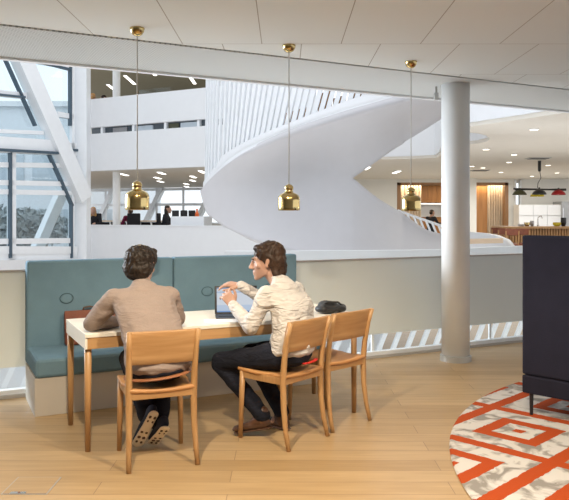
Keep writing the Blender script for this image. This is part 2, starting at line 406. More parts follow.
# ---- chairs
def make_chair(label, loc, rz):
    t = thing('dining_chair', label, 'chair', loc, rz, 'oak dining chairs at the table')
    bm = B(); n = 10
    top = [[Vector((x * (.205 if y > 0 else .19), y, .455 + .012 * (abs(x) ** 2) - .008 * math.cos(y * 8))) for y in np.linspace(-.195, .215, n)] for x in np.linspace(-1, 1, n)]
    grid(bm, top); s = obj('seat', bm, M['seatwood'], t, smooth=True); solid(s, .022); s.modifiers.new('bevel', 'BEVEL').width = .006
    for sx in (-1, 1):
        bm = B(); tube(bm, [(sx * .195, .195, 0), (sx * .19, .19, .25), (sx * .185, .185, .445)], [.0145, .018, .020], 12); obj('front_leg', bm, M['oak'], t, smooth=True)
        bm = B()
        tube(bm, [(sx * .20, -.225, 0), (sx * .195, -.195, .12), (sx * .19, -.176, .26), (sx * .19, -.17, .42), (sx * .192, -.183, .56), (sx * .196, -.212, .70), (sx * .20, -.245, .80)],
             [.0145, .0165, .019, .021, .019, .016, .0145], 12); obj('rear_leg', bm, M['oak'], t, smooth=True)
        bm = B(); box(bm, (sx * .186, .01, .42), (.02, .36, .045)); obj('side_rail', bm, M['oak'], t, bevel=.004)
    bm = B(); box(bm, (0, .185, .42), (.36, .02, .045)); obj('front_rail', bm, M['oakx'], t, bevel=.004)
    bm = B(); box(bm, (0, -.175, .425), (.36, .022, .05)); obj('back_rail', bm, M['oakx'], t, bevel=.004)
    bm = B(); P = []
    for x in np.linspace(-1, 1, 15):
        row = []
        for z in np.linspace(.605, .80, 6):
            row.append(Vector((x * .208, -.19 - .045 * ((z - .58) / .22) ** 1.2 - .020 * (1 - x * x) + .012, z)))
        P.append(row)
    grid(bm, P); bk = obj('backrest', bm, M['oakx'], t, smooth=True); solid(bk, .02, 0); bk.modifiers.new('bevel', 'BEVEL').width = .004
    return t
def rz_of(d): return math.atan2(d[1], d[0]) - PI / 2
CH1 = (-.778, 4.25, 0); D1 = Vector((-.36, .933, 0)); CH2 = (-.015, 4.636, 0); D2 = Vector((-.76, .65, 0)); CH3 = (.31, 5.02, 0); D3 = Vector((-.70, .714, 0))
ch1 = make_chair('oak chair under the person in the grey beige sweater', CH1, rz_of(D1))
dup(ch1, CH2, rz_of(D2), 'oak chair under the person in the off white shirt')
dup(ch1, CH3, rz_of(D3), 'empty oak chair nearest the white column')

# ---- pendants
def pendant(label, loc):
    t = thing('pendant_lamp', label, 'lamp', loc, 0, 'brass pendant lamps over the table')
    prof = [(.079, .002), (.084, 0), (.085, .004), (.0855, .03), (.0855, .082), (.0845, .098), (.080, .114), (.069, .127), (.053, .136), (.038, .142), (.031, .152), (.031, .162), (.035, .170), (.035, .182), (.030, .194), (.018, .203), (.007, .208)]
    inner = [(.0065, .202), (.028, .186), (.029, .150), (.043, .132), (.064, .122), (.075, .108), (.081, .09), (.0815, .03), (.079, .002)]
    bm = B(); lathe(bm, prof + inner, seg=40, cap=False); obj('lamp_shade', bm, M['brass'], t, smooth=True)
    top = 2.80 - loc[2]
    bm = B(); tube(bm, [(0, 0, .2), (0, 0, top - .03)], .0042, 8); obj('cord', bm, M['cord'], t, smooth=True)
    bm = B(); lathe(bm, [(.006, top - .058), (.02, top - .056), (.036, top - .046), (.047, top - .028), (.052, top - .006), (.052, top)], seg=32); obj('canopy', bm, M['brass'], t, smooth=True)
    bm = B(); sphere(bm, (0, 0, .075), .028, 2); obj('bulb', bm, M['bulb'], t, smooth=True)
    return t
pend = [(-1.05, 4.99), (.035, 5.49), (1.097, 6.07)]
pl = pendant('brass bell pendant on the left, hanging over the person in the sweater', (pend[0][0], pend[0][1], 1.503))
dup(pl, (pend[1][0], pend[1][1], 1.503), None, 'brass bell pendant in the middle, hanging in front of the spiral ramp underside')
dup(pl, (pend[2][0], pend[2][1], 1.503), None, 'brass bell pendant on the right, next to the white column')
for x, y in pend:
    ld = bpy.data.lights.new('pendant_glow', 'POINT'); ld.energy = 5; ld.color = (1, .8, .55); ld.shadow_soft_size = .03
    lo = bpy.data.objects.new('pendant_glow', ld); COL.objects.link(lo); lo.location = (x, y, 1.50 + .02)

# ---- rug
bm = B(); lathe(bm, [(3.235, 0.0), (3.24, .006), (3.23, .013)], (4.2, 3.7, .001), 160); rg = obj('rug', bm, M['rug']); tag(rg, 'large round rug with an orange lattice on mottled cream, under the sofa', 'rug')

# ---- sofa (seen from behind)
sd = Vector((.70, -.714, 0)); SA = math.atan2(sd.y, sd.x)
sofa = thing('sofa', 'dark navy high backed sofa standing on the orange patterned rug', 'sofa', (1.728, 5.10, .0145), SA)
SL, SH = 1.9, 1.305
bm = B(); box(bm, (SL / 2, .06, .80), (SL, .12, 1.01)); obj('backrest', bm, M['navy'], sofa, bevel=.015)
bm = B(); box(bm, (SL / 2, .40, .225), (SL, .80, .13)); obj('base', bm, M['navy'], sofa, bevel=.012)
bm = B(); box(bm, (SL / 2, .45, .37), (SL - .22, .68, .16)); obj('seat_cushion', bm, M['navy'], sofa, bevel=.04)
for x in (.055, SL - .055):
    bm = B(); box(bm, (x, .46, .55), (.11, .67, .5)); obj('arm', bm, M['navy'], sofa, bevel=.02)
for x, y in ((.05, .05), (SL - .05, .05), (SL - .05, .74), (.05, .74)):
    bm = B(); lathe(bm, [(.012, 0), (.015, .165)], (x, y, 0), 12); obj('leg', bm, M['blackmetal'], sofa)

# ---- floor box
fb = [onz(2.5, 494.2, 0), onz(46.3, 494.5, 0), onz(59.8, 478, 0), onz(18.5, 477.7, 0)]
c = sum(fb, Vector()) / 4; 
fx = thing('floor_box', 'square oak floor outlet lid set in the planks at lower left', 'floor outlet', (c.x, c.y, 0))
bm = B(); box(bm, (0, 0, .0015), (.242, .242, .003)); obj('rim', bm, M['rail'], fx)
bm = B(); box(bm, (0, 0, .0025), (.228, .228, .004)); obj('lid', bm, M['floor'], fx)
bm = B(); box(bm, (-.035, -.105, .003), (.085, .028, .006)); tb = obj('cable_flap', bm, M['silver'], fx, bevel=.003)
bm = B(); lathe(bm, [(.007, .006), (.007, .008)], (-.03, -.105, 0), 12); obj('button', bm, M['leather'], tb)

# ---- items on table / bench
def tpt(a, n, z=0.0):                 # point in the table's frame
    c, s = math.cos(TA), math.sin(TA)
    return Vector((-1.21 + a * c - n * s, 4.323 + a * s + n * c, z))
# laptop
def screenmat():
    m, nt, b = newmat('lit laptop screen'); nt.nodes.remove(b)
    tc = N(nt, 'ShaderNodeTexCoord'); sp = N(nt, 'ShaderNodeSeparateXYZ'); nt.links.new(tc.outputs['Object'], sp.inputs[0])
    rp = N(nt, 'ShaderNodeValToRGB'); rp.color_ramp.interpolation = 'CONSTANT'
    mr = N(nt, 'ShaderNodeMapRange'); mr.inputs['From Min'].default_value = .012; mr.inputs['From Max'].default_value = .195
    nt.links.new(sp.outputs[2], mr.inputs['Value']); nt.links.new(mr.outputs[0], rp.inputs['Fac'])
    e = rp.color_ramp.elements; e[0].position = 0; e[0].color = (.25, .42, .75, 1); e[1].position = .07; e[1].color = (.62, .74, .92, 1)
    for p, cl in ((.30, (.80, .86, .95, 1)), (.78, (.55, .66, .85, 1)), (.84, (.80, .85, .93, 1)), (.94, (.35, .45, .65, 1))):
        k = e.new(p); k.color = cl
    em = N(nt, 'ShaderNodeEmission', Strength=.75); nt.links.new(rp.outputs['Color'], em.inputs[0]); nt.links.new(em.outputs[0], nt.nodes['Material Output'].inputs[0]); return m
lp = onz(236, 320, TZ)
lap = thing('laptop', 'open black laptop with a lit screen on the cream tabletop', 'laptop', (lp.x, lp.y + .12, TZ), math.radians(8))
bm = B(); box(bm, (0, -.02, .009), (.31, .21, .016)); obj('keyboard_base', bm, M['black'], lap, bevel=.004)
bm = B(); box(bm, (0, -.005, .018), (.27, .11, .003)); obj('keys', bm, M['blackmetal'], lap)
lid = bpy.data.objects.new('screen_lid', None)
bm = B(); box(bm, (0, .004, .105), (.31, .008, .205)); ld_ = obj('screen_lid', bm, M['black'], lap, bevel=.003, loc=(0, .088, .012)); ld_.rotation_euler = (math.radians(-14), 0, 0)
bm = B(); box(bm, (0, -.001, .105), (.28, .003, .178)); obj('display', bm, screenmat(), ld_)
nb = onz(217, 321.5, TZ)
bk = thing('notebook', 'thin white notebook lying in front of the laptop', 'notebook', (nb.x + .03, nb.y - .03, TZ), math.radians(10))
bm = B(); box(bm, (0, 0, .004), (.22, .15, .008)); obj('pages', bm, M['paper'], bk)
bm = B(); box(bm, (0, 0, .0095), (.224, .154, .003)); obj('cover', bm, M['paper'], bk)
# black bag at the right end of the table
bg = tpt(1.80, .12, TZ)
bb = thing('shoulder_bag', 'slumped black bag on the far right end of the table', 'bag', bg, TA)
# ------------------------------------------------------------------ organic union helper
def _ico(sub=2):
    bm = bmesh.new(); bmesh.ops.create_icosphere(bm, subdivisions=sub, radius=1.0)
    p = [v.co.copy() for v in bm.verts]; bm.free(); return p
ICO = _ico(2)
def hull_into(bm, ells):
    pts = []
    for e in ells:
        c, r = Vector(e[0]), e[1]; R = e[2] if len(e) > 2 else None
        if isinstance(r, (int, float)): r = (r, r, r)
        for p in ICO:
            q = Vector((p.x * r[0], p.y * r[1], p.z * r[2]))
            if R is not None: q = R @ q
            pts.append(c + q)
    t = bmesh.new(); vs = [t.verts.new(p) for p in pts]
    res = bmesh.ops.convex_hull(t, input=vs)
    bmesh.ops.delete(t, geom=[g for g in t.verts if not g.link_faces], context='VERTS')
    me = bpy.data.meshes.new('tmp'); t.to_mesh(me); t.free(); bm.from_mesh(me); bpy.data.meshes.remove(me)
def union(prims, voxel, smooth=4):
    """prims: list of lists of ellipsoids (each list = one convex hull) -> one continuous surface"""
    bm = bmesh.new()
    for p in prims: hull_into(bm, p)
    me = bpy.data.meshes.new('tmp'); bm.to_mesh(me); bm.free()
    o = bpy.data.objects.new('tmp', me); COL.objects.link(o)
    r = o.modifiers.new('r', 'REMESH'); r.mode = 'VOXEL'; r.voxel_size = voxel; r.adaptivity = 0
    if smooth:
        s = o.modifiers.new('s', 'SMOOTH'); s.factor = .5; s.iterations = smooth
    dg = bpy.context.evaluated_depsgraph_get(); dg.update()
    out = bpy.data.meshes.new_from_object(o.evaluated_get(dg))
    bpy.data.objects.remove(o); bpy.data.meshes.remove(me)
    for p in out.polygons: p.use_smooth = True
    return out
def chain(pts, rads):
    return [[(pts[i], rads[i]), (pts[i + 1], rads[i + 1])] for i in range(len(pts) - 1)]
def meshobj(name, me, mat, parent):
    me.name = name
    me.materials.clear(); me.materials.append(mat)
    o = bpy.data.objects.new(name, me); COL.objects.link(o); o.parent = parent; return o
def ruffle(me, amp, sc3, seed=0.0, sharp=False):
    me.update()
    ns = [v.normal.copy() for v in me.vertices]
    for v, n in zip(me.vertices, ns):
        q = Vector((v.co.x * sc3[0] + seed, v.co.y * sc3[1], v.co.z * sc3[2]))
        h = noise.noise(q)
        if sharp: h = .35 - abs(h) * 1.1
        v.co += n * (h * amp)
def frame(fwd, up):
    f = Vector(fwd).normalized(); r = f.cross(Vector(up)).normalized(); u = r.cross(f)
    return Matrix((r, f, u)).transposed()
def hand(wrist, fwd, palm_up, side, curl=.35, spread=1.0):
    """fwd = direction of the fingers, palm_up = normal of the back of the hand, side = +1 thumb to the right"""
    R = frame(fwd, palm_up); W = Vector(wrist)
    def P(x, y, z): return W + R @ Vector((x * side, y, z))
    pr = [[(P(-.022, .02, 0), (.012, .012, .011)), (P(.024, .02, 0), (.014, .014, .012)), (P(-.030, .085, 0), .0105), (P(.032, .09, .002), .011)],
          [(P(0, -.008, 0), .0215), (P(0, .03, 0), .019)]]
    for k, (x, ln, c) in enumerate(((.031, .070, 1.0), (.0105, .080, .95), (-.0105, .074, 1.05), (-.030, .058, 1.2))):
        a = 0.12; p = P(x, .085, 0); r = .0088 - .0006 * (k == 3)
        pts = [p]; y, z = .085, 0.0; xx = x
        for seg, f in enumerate((.45, .31, .24)):
            a += curl * c * (.55 + .35 * seg); y += ln * f * math.cos(a); z -= ln * f * math.sin(a); xx += x * .16 * spread
            pts.append(P(xx, y, z))
        pr += chain(pts, [r, r * .97, r * .9, r * .78])
    pr += chain([P(.020, .018, -.004), P(.048, .050, -.014), P(.060, .080, -.022), P(.062, .105, -.026)], [.015, .0125, .0105, .0085])
    return pr
HS = 1.08
def head_prims(C, R):
    R = R * HS
    def P(x, y, z): return C + R @ Vector((x, y, z))
    pr = [[(P(0, -.016, .032), (.074, .092, .082), R)],
          [(P(0, .042, -.012), (.058, .045, .06), R), (P(0, .070, -.098), (.022, .018, .016), R), (P(.044, .012, -.07), .016), (P(-.044, .012, -.07), .016), (P(0, .0, 0), (.068, .06, .05), R)],
          [(P(-.03, .080, .024), .011), (P(.03, .080, .024), .011)],
          [(P(0, .088, .015), .007), (P(0, .112, -.030), .0095)], [(P(-.012, .096, -.034), .0085), (P(.012, .096, -.034), .0085), (P(0, .108, -.033), .009)],
          [(P(-.017, .083, -.060), .0068), (P(0, .0905, -.058), .0072), (P(.017, .083, -.060), .0068)],
          [(P(-.015, .082, -.073), .0068), (P(0, .089, -.074), .0078), (P(.015, .082, -.073), .0068)],
          [(P(0, .078, -.100), .016)],
          [(P(.043, .050, -.022), .022)], [(P(-.043, .050, -.022), .022)]]
    for s in (-1, 1):
        pr.append([(P(s * .076, -.012, .012), (.008, .016, .020), R), (P(s * .074, -.002, -.030), (.007, .010, .010), R)])
    return pr
def eyes(C, R, parent):
    R = R * HS
    for s in (-1, 1):
        e = C + R @ Vector((s * .029, .0660, .003))
        bm = B(); sphere(bm, e, .0118, 2); o = obj('eye', bm, M['eyewhite'], parent, smooth=True)
        bm = B(); sphere(bm, e + R @ Vector((0, .0088, 0)), .0058, 2); obj('iris', bm, M['iris'], o, smooth=True)
        bm = B(); tube(bm, [C + R @ Vector((s * x, y, z)) for x, y, z in ((.012, .094, .021), (.030, .092, .027), (.050, .078, .022))], .0036, 6); obj('eyebrow', bm, M['hair1'], parent, smooth=True)

# ================================================================== PERSON in the sweater (seen from behind)
p1 = thing('person', 'person seen from behind in grey beige sweater leaning on the table', 'person', CH1, rz_of(D1))
V = Vector
hc = V((-.045, .262, 1.143)); a = math.radians(-58)        # the head is turned to the right
hR = frame((math.sin(-a) * .62, math.cos(a) + .32, -.10), (0, 0, 1))
nk = V((-.062, .175, 1.035))
shL, shR = V((-.225, .165, .955)), V((.112, .170, .955))
elL, elR = V((-.352, .285, .785)), V((.185, .255, .795))
wrL, wrR = V((-.13, .43, .772)), V((.075, .47, .772))
hipL, hipR = V((-.09, -.02, .555)), V((.09, -.02, .555))
knL, knR = V((-.10, .40, .53)), V((.14, .40, .53))
anL, anR = V((-.03, .175, .235)), V((.042, .135, .185))
torso = [[(V((0, -.07, .565)), (.175, .120, .09)), (V((-.008, -.04, .70)), (.188, .125, .06))],
         [(V((-.008, -.04, .70)), (.188, .125, .06)), (V((-.045, .07, .87)), (.188, .125, .08))],
         [(V((-.045, .07, .87)), (.188, .120, .08)), (shL + V((.03, -.01, -.005)), .064), (shR + V((-.03, -.01, -.005)), .064), (nk + V((0, -.02, -.05)), (.07, .06, .04))],
         [(V((-.055, .14, .97)), (.13, .075, .05)), (nk, (.058, .058, .04))]]
skinp = head_prims(hc, hR) + [[(nk + V((0, -.01, -.05)), .056), (hc + V((-.003, -.03, -.075)), .053)]]
skinp += [[(t[0], tuple(k * .86 for k in t[1]) if isinstance(t[1], tuple) else t[1] * .86) for t in h] for h in torso]
skinp += chain([shL, elL, wrL], [.040, .028, .022]) + chain([shR, elR, wrR], [.040, .028, .022])
skinp += chain([hipL, knL, anL], [.072, .048, .034]) + chain([hipR, knR, anR], [.072, .048, .034])
skinp += chain([anL, V((-.05, .20, .10))], [.030, .022]) + chain([anR, V((.036, .16, .08))], [.030, .022])
skinp += hand(wrL, (.85, .5, -.12), (0, 0, 1), 1, .3) + hand(wrR, (-.8, .6, -.10), (0, 0, 1), -1, .3)
meshobj('body', union(skinp, .0055, 3), M['skin'], p1)
sw = torso[:1] and [[(V((-.004, -.072, .572)), (.197, .140, .062)), (V((-.008, -.04, .72)), (.188, .127, .06))]] + torso[1:]
sw = [[(t[0], tuple(k * 1.05 for k in t[1]) if isinstance(t[1], tuple) else t[1] * 1.06) for t in h] for h in sw]
sw += chain([shL, (shL + elL) / 2, elL, (elL + wrL) / 2, wrL], [.066, .062, .054, .046, .036]) + chain([shR, (shR + elR) / 2, elR, (elR + wrR) / 2, wrR], [.066, .062, .054, .046, .036])
sw += [[(nk + V((0, -.005, -.02)), (.066, .066, .03)), (nk + V((0, .005, .012)), (.060, .060, .012))]]
me = union(sw, .008, 5); ruffle(me, .010, (5, 7, 16), 3.1); ruffle(me, .004, (12, 14, 30), 9)
meshobj('sweater', me, M['sweater'], p1)
jn = [[(V((0, -.068, .545)), (.183, .137, .075)), (V((0, -.062, .60)), (.165, .125, .03))],
      [(V((0, -.04, .545)), (.165, .11, .08)), (hipL + V((0, .1, 0)), .085), (hipR + V((0, .1, 0)), .085)]]
for hp, kn, an in ((hipL, knL, anL), (hipR, knR, anR)):
    jn += chain([hp, (hp + kn) / 2, kn, (kn + an) / 2, an + V((0, -.005, -.03))], [.095, .085, .070, .062, .054])
me = union(jn, .009, 4); ruffle(me, .008, (9, 9, 18), 5); meshobj('jeans', me, M['jeans'], p1)
bm = B(); tube(bm, [(.190 * math.cos(t), -.070 + .142 * math.sin(t),   .520 + .016 * math.cos(t)) for t in np.linspace(0, 2 * PI, 33)], .018, 8, .35)
meshes = obj('belt', bm, M['belt'], p1, smooth=True)
# hair: thick, wavy, dark
hR = hR * HS
def hp(x, y, z): return hc + hR @ V((x, y, z))
hr = [[(hp(0, -.024, .042), (.094, .104, .082), hR)], [(hp(0, -.055, -.014), (.092, .070, .068), hR), (hp(0, -.062, -.058), (.068, .048, .032), hR)],
      [(hp(-.02, .045, .085), (.05, .03, .022), hR), (hp(.03, .04, .085), (.05, .035, .022), hR)]]
for s in (-1, 1): hr.append([(hp(s * .066, -.0, .045), (.020, .055, .045), hR), (hp(s * .068, -.022, -.012), (.012, .02, .02), hR)])
me = union(hr, .006, 2); ruffle(me, .014, (38, 38, 30), 2, True); meshobj('hair', me, M['hair1'], p1)
eyes(hc, hR * (1 / HS), p1)
# shoes: toes on the floor, heels up, soles towards the viewer
def sneaker(toe, heel, up, nm):
    toe, heel = V(toe), V(heel); R = frame(toe - heel, up); Lh = (toe - heel).length
    def P(x, y, z): return heel + R @ V((x, y, z))
    up_ = [[(P(0, .01, .03), (.032, .03, .03), R), (P(0, Lh * .55, .03), (.040, .04, .026), R)], [(P(0, Lh * .55, .03), (.040, .04, .026), R), (P(0, Lh - .01, .022), (.035, .03, .018), R)],
           [(P(0, .02, .05), (.034, .038, .035), R), (P(0, .06, .055), (.033, .035, .03), R)]]
    s = meshobj(nm, union(up_, .006, 3), M['shoe'], p1)
    so = [[(P(0, .005, -.004), (.034, .034, .011), R), (P(.002, Lh * .5, -.004), (.034, .04, .011), R)], [(P(.002, Lh * .5, -.004), (.036, .04, .011), R), (P(.004, Lh - .005, -.002), (.041, .036, .011), R)]]
    meshobj('sole', union(so, .005, 1), M['sole'], s)
    for y, rx, ry in ((.02, .017, .014), (.055, .012, .010), (Lh * .58, .018, .010), (Lh * .75, .022, .012), (Lh * .9, .016, .010)):
        for k in (-1, 1):
            bm = B(); t = bmesh.ops.create_icosphere(bm, subdivisions=1, radius=1.0)
            for v in t['verts']: v.co = P(k * .015 + v.co.x * rx * .6, y + v.co.y * ry, -.014 + v.co.z * .005)
            obj('tread_lug', bm, M['leather2'], s)
sneaker((-.085, .185, .035), (-.005, .060, .245), (.1, 1, .45), 'left_shoe')
sneaker((.012, .185, .03), (.055, .015, .165), (.05, 1, .7), 'right_shoe')

# ================================================================== PERSON in the shirt (profile)
p2 = thing('person', 'person in off white shirt gesturing with both hands beside the laptop', 'person', CH2, rz_of(D2))
zr = rz_of(D2)
def w2l(v): return Matrix.Rotation(-zr, 3, 'Z') @ V(v)
hc = V((.052, .184, 1.150)); hR = frame(w2l((-1, .05, -.10)), (0, 0, 1))
nk = V((.063, .075, 1.027))
shL, shR = V((-.105, .045, .945)), V((.225, .065, .945))
elL, elR = V((-.195, .105, .735)), V((.245, .24, .80))
wrL, wrR = V((-.130, .328, .855)), V((.012, .395, .972))
hipL, hipR = V((-.09, -.03, .55)), V((.09, -.03, .55))
knL, knR = V((-.165, .415, .462)), V((.10, .385, .49))
anL, anR = V((-.085, .095, .135)), V((.11, .10, .125))
torso = [[(V((0, -.085, .575)), (.165, .125, .09)), (V((.018, -.085, .70)), (.158, .120, .06))],
         [(V((.018, -.085, .70)), (.158, .120, .06)), (V((.055, -.035, .86)), (.172, .125, .08))],
         [(V((.055, -.035, .86)), (.172, .125, .08)), (shL + V((.03, -.01, -.005)), .062), (shR + V((-.03, -.01, -.005)), .062), (nk + V((0, -.03, -.05)), (.07, .06, .04))],
         [(V((.06, .02, .965)), (.125, .08, .05)), (nk, (.055, .055, .04))]]
skinp = head_prims(hc, hR) + [[(nk + V((0, -.01, -.05)), .052), (hc + V((.016, -.022, -.072)), .052)]]
skinp += [[(t[0], tuple(k * .86 for k in t[1]) if isinstance(t[1], tuple) else t[1] * .86) for t in h] for h in torso]
skinp += chain([shL, elL, wrL], [.040, .027, .022]) + chain([shR, elR, wrR], [.040, .027, .022])
skinp += chain([hipL, knL, anL], [.070, .046, .026]) + chain([hipR, knR, anR], [.070, .046, .026])
skinp += hand(wrL, w2l((-.5, .42, .62)), w2l((-.15, -.9, .35)), 1, .55, 1.4)
skinp += hand(wrR, w2l((-1, .3, .12)), w2l((.1, -.35, 1)), -1, .30, 1.6)
skinp += chain([anL, V((-.115, .15, .06))], [.026, .020]) + chain([anR, V((.10, .16, .05))], [.03, .025])
meshobj('body', union(skinp, .0052, 3), M['skin'], p2)
sh = [[(V((.002, -.085, .585)), (.170, .128, .05)), (V((.018, -.085, .70)), (.160, .122, .06))]] + torso[1:]
sh = [[(t[0], tuple(k * 1.05 for k in t[1]) if isinstance(t[1], tuple) else t[1] * 1.06) for t in h] for h in sh]
sh += chain([shL, (shL + elL) / 2, elL, elL * .45 + wrL * .55, wrL * .93 + elL * .07], [.064, .060, .054, .044, .036]) + chain([shR, (shR + elR) / 2, elR, elR * .45 + wrR * .55, wrR * .93 + elR * .07], [.066, .058, .053, .043, .036])
me = union(sh, .008, 4); ruffle(me, .010, (5, 7, 13), 7.7); ruffle(me, .0025, (10, 10, 26), 1.3, True)
so = meshobj('shirt', me, M['shirt'], p2)
cl = [[(nk + V((0, -.012, -.005)), (.066, .062, .024)), (nk + V((.004, .006, .022)), (.061, .060, .010))]]
meshobj('collar', union(cl, .006, 2), M['shirt'], so)
for el, wr in ((elL, wrL), (elR, wrR)):
    d = (wr - el).normalized(); cu = chain([wr - d * .055, wr - d * .004], [.040, .038]); meshobj('cuff', union(cu, .006, 1), M['shirt'], so)
jn = [[(V((0, -.075, .555)), (.168, .128, .085)), (V((0, -.072, .63)), (.154, .114, .03))],
      [(V((0, -.05, .545)), (.160, .11, .08)), (hipL + (knL - hipL) * .25, .088), (hipR + V((0, .1, 0)), .085)]]
for h_, kn, an in ((hipL, knL, anL), (hipR, knR, anR)):
    jn += chain([h_, (h_ + kn) / 2, kn, (kn + an) / 2, an + V((0, .0, .0))], [.092, .083, .068, .057, .054])
me = union(jn, .009, 4); ruffle(me, .008, (9, 9, 18), 15); meshobj('jeans', me, M['jeans'], p2)
bm = B(); tube(bm, [(.172 * math.cos(t), -.082 + .146 * math.sin(t), .520) for t in np.linspace(PI * 1.40, PI * 1.75, 12)], .016, 8, .3)
o = obj('waistband', bm, M['red'], p2, smooth=True); o['label'] = 'red waistband'
hR = hR * HS
def hp(x, y, z): return hc + hR @ V((x, y, z))
hr = [[(hp(0, -.026, .048), (.086, .100, .082), hR)], [(hp(0, -.064, .0), (.079, .062, .07), hR), (hp(0, -.078, -.075), (.064, .043, .036), hR)],
      [(hp(0, -.072, -.07), (.062, .040, .03), hR), (hp(0, -.08, -.108), (.050, .026, .018), hR)],
      [(hp(-.02, .045, .088), (.045, .030, .022), hR), (hp(.03, .045, .086), (.045, .030, .022), hR)]]
for s in (-1, 1):
    hr.append([(hp(s * .066, -.0, .052), (.020, .060, .040), hR), (hp(s * .070, -.045, -.01), (.014, .03, .04), hR)])
    hr.append([(hp(s * .072, -.038, -.02), (.014, .022, .03), hR), (hp(s * .062, -.062, -.085), (.016, .026, .028), hR)])
me = union(hr, .006, 2); ruffle(me, .016, (26, 26, 16), 12, True); meshobj('hair', me, M['hair2'], p2)
eyes(hc, hR * (1 / HS), p2)
def boot(toe, heel, an, nm):
    toe, heel, an = V(toe), V(heel), V(an); R = frame(toe - heel, (0, 0, 1)); Lh = (toe - heel).length
    def P(x, y, z): return heel + R @ V((x, y, z))
    b_ = [[(P(0, .01, .035), (.034, .036, .035), R), (P(0, Lh * .5, .032), (.037, .04, .030), R)], [(P(0, Lh * .5, .032), (.039, .04, .030), R), (P(0, Lh - .03, .024), (.038, .034, .022), R)],
          [(P(0, .035, .05), .042), (an + V((0, 0, -.015)), .043), (P(0, Lh * .38, .05), .030)], [(P(0, .04, .06), .038), (an + V((0, 0, .03)), .040)]]
    b = meshobj(nm, union(b_, .006, 3), M['leather2'], p2)
    s_ = [[(P(0, .0, .004), (.034, .034, .010), R), (P(0, Lh * .5, .002), (.036, .04, .008), R)], [(P(0, Lh * .5, .002), (.038, .04, .008), R), (P(0, Lh - .035, .0), (.039, .036, .008), R)]]
    meshobj('sole', union(s_, .005, 1), M['leather2'], b)
boot((-.180, .275, .012), (-.070, .060, .060), anL, 'left_boot'); boot((.12, .30, .010), (.11, .06, .012), anR, 'right_boot')

# ---- bags
bgp = [[(V((-.075, 0, .035)), (.05, .07, .035)), (V((.07, 0, .032)), (.05, .075, .032))], [(V((-.05, .01, .06)), (.05, .05, .03)), (V((.03, .01, .052)), (.05, .05, .025))]]
me = union(bgp, .007, 2); ruffle(me, .012, (14, 14, 20), 4)
zmin = min(v.co.z for v in me.vertices)
for v in me.vertices: v.co.z = max(v.co.z - zmin - .003, 0.0) 
meshobj('pouch', me, M['blackbag'], bb)
bm = B(); tube(bm, [(-.10, .0, .05), (-.05, -.04, .09), (.03, -.05, .085), (.09, -.03, .05), (.11, 0, .03)], .007, 8); obj('strap', bm, M['blackbag'], bb, smooth=True)
def bpt(a, n, z):
    c, s = math.cos(BA), math.sin(BA); return V((-1.788 + a * c - n * s, 5.097 + a * s + n * c, z))
br = thing('briefcase', 'brown leather briefcase leaning on the blue bench backrest behind the table', 'briefcase', bpt(.45, .44, .421), BA)
tilt = Matrix.Rotation(math.radians(-9), 3, 'X')
def tp(x, y, z): return tilt @ V((x, y, z))
bm = B(); box(bm, tp(0, 0, .135), (.40, .07, .27), rot=tilt); obj('body', bm, M['leather'], br, bevel=.02)
bm = B(); box(bm, tp(0, -.038, .20), (.405, .012, .15), rot=tilt); fl = obj('flap', bm, M['leather'], br, bevel=.005)
for x in (-.12, .12):
    bm = B(); box(bm, tp(x, -.047, .15), (.025, .008, .13), rot=tilt); st = obj('strap', bm, M['leather2'], br, bevel=.003)
    bm = B(); box(bm, tp(x, -.053, .12), (.026, .006, .022), rot=tilt); obj('buckle', bm, M['silver'], st)
bm = B(); tube(bm, [tp(-.05, 0, .268), tp(-.045, 0, .295), tp(0, 0, .302), tp(.045, 0, .295), tp(.05, 0, .268)], .008, 8); obj('handle', bm, M['leather2'], br, smooth=True)
# ================================================================== ATRIUM
def on_line(P0, d, x):
    """plan point where the sight line through column x meets the line P0 + t d"""
    k = (x - CX) / F; t = (k * P0[1] - P0[0]) / (d[0] - k * d[1]); return V((P0[0] + t * d[0], P0[1] + t * d[1], 0)), t
def zat(y, Y): return H - (y - HZ) / F * Y
MD = V((.885, -.4656, 0)).normalized(); MN = V((-MD.y, MD.x, 0)); ML = px(88, 216, 20.9); ML.z = 0
MA = math.atan2(MD.y, MD.x)
def mz(a, n, z): return ML + MD * a + MN * n + V((0, 0, z))
def mbox(bm, a0, a1, n0, n1, z0, z1): return box(bm, mz((a0 + a1) / 2, (n0 + n1) / 2, (z0 + z1) / 2), (a1 - a0, n1 - n0, z1 - z0), MA)
def ax(x): return on_line(ML, MD, x)[1]
AE = 6.9
GR0 = mz(AE, .3, 0); GR1 = px(300, 216, 31)
GL1 = px(84, 216, 35)
def gpoly(n0): return [(q.x, q.y) for q in (mz(-.15, n0, 0), mz(AE, n0, 0), GR1, GL1)]
struct('wall_gallery', mbox(B(), 0, AE, 0, .18, -1.0, 1.17), M['white'])
struct('wall_gallery_upper', mbox(mbox(B(), 0, AE, 0, .18, 2.80, 3.90), 0, AE, 0, .18, 4.09, 4.935), M['white'])
struct('trim_4', mbox(B(), 0, AE, -.02, .2, 1.17, 1.20), M['white'])
struct('floor_gallery', prism(B(), gpoly(0.18), -0.3, 0.45), M['office_floor'])
struct('ceiling_gallery', prism(B(), gpoly(0.18), 2.805, 3.0), M['officeceil'])
struct('floor_gallery_upper', prism(B(), gpoly(0.6), 3.7, 4.05), M['office_floor'])
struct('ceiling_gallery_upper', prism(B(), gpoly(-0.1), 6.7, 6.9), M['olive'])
struct('wall_gallery_right', bar(B(), V((GR0.x, GR0.y, 3.3)), V((GR1.x, GR1.y, 3.3)), .15, 7.2), M['cafewall'])
struct('wall_gallery_back', bar(B(), V((GR1.x, GR1.y + .1, 5.3)), V((GL1.x, GL1.y + .1, 5.3)), .15, 2.9), M['cafewall'])
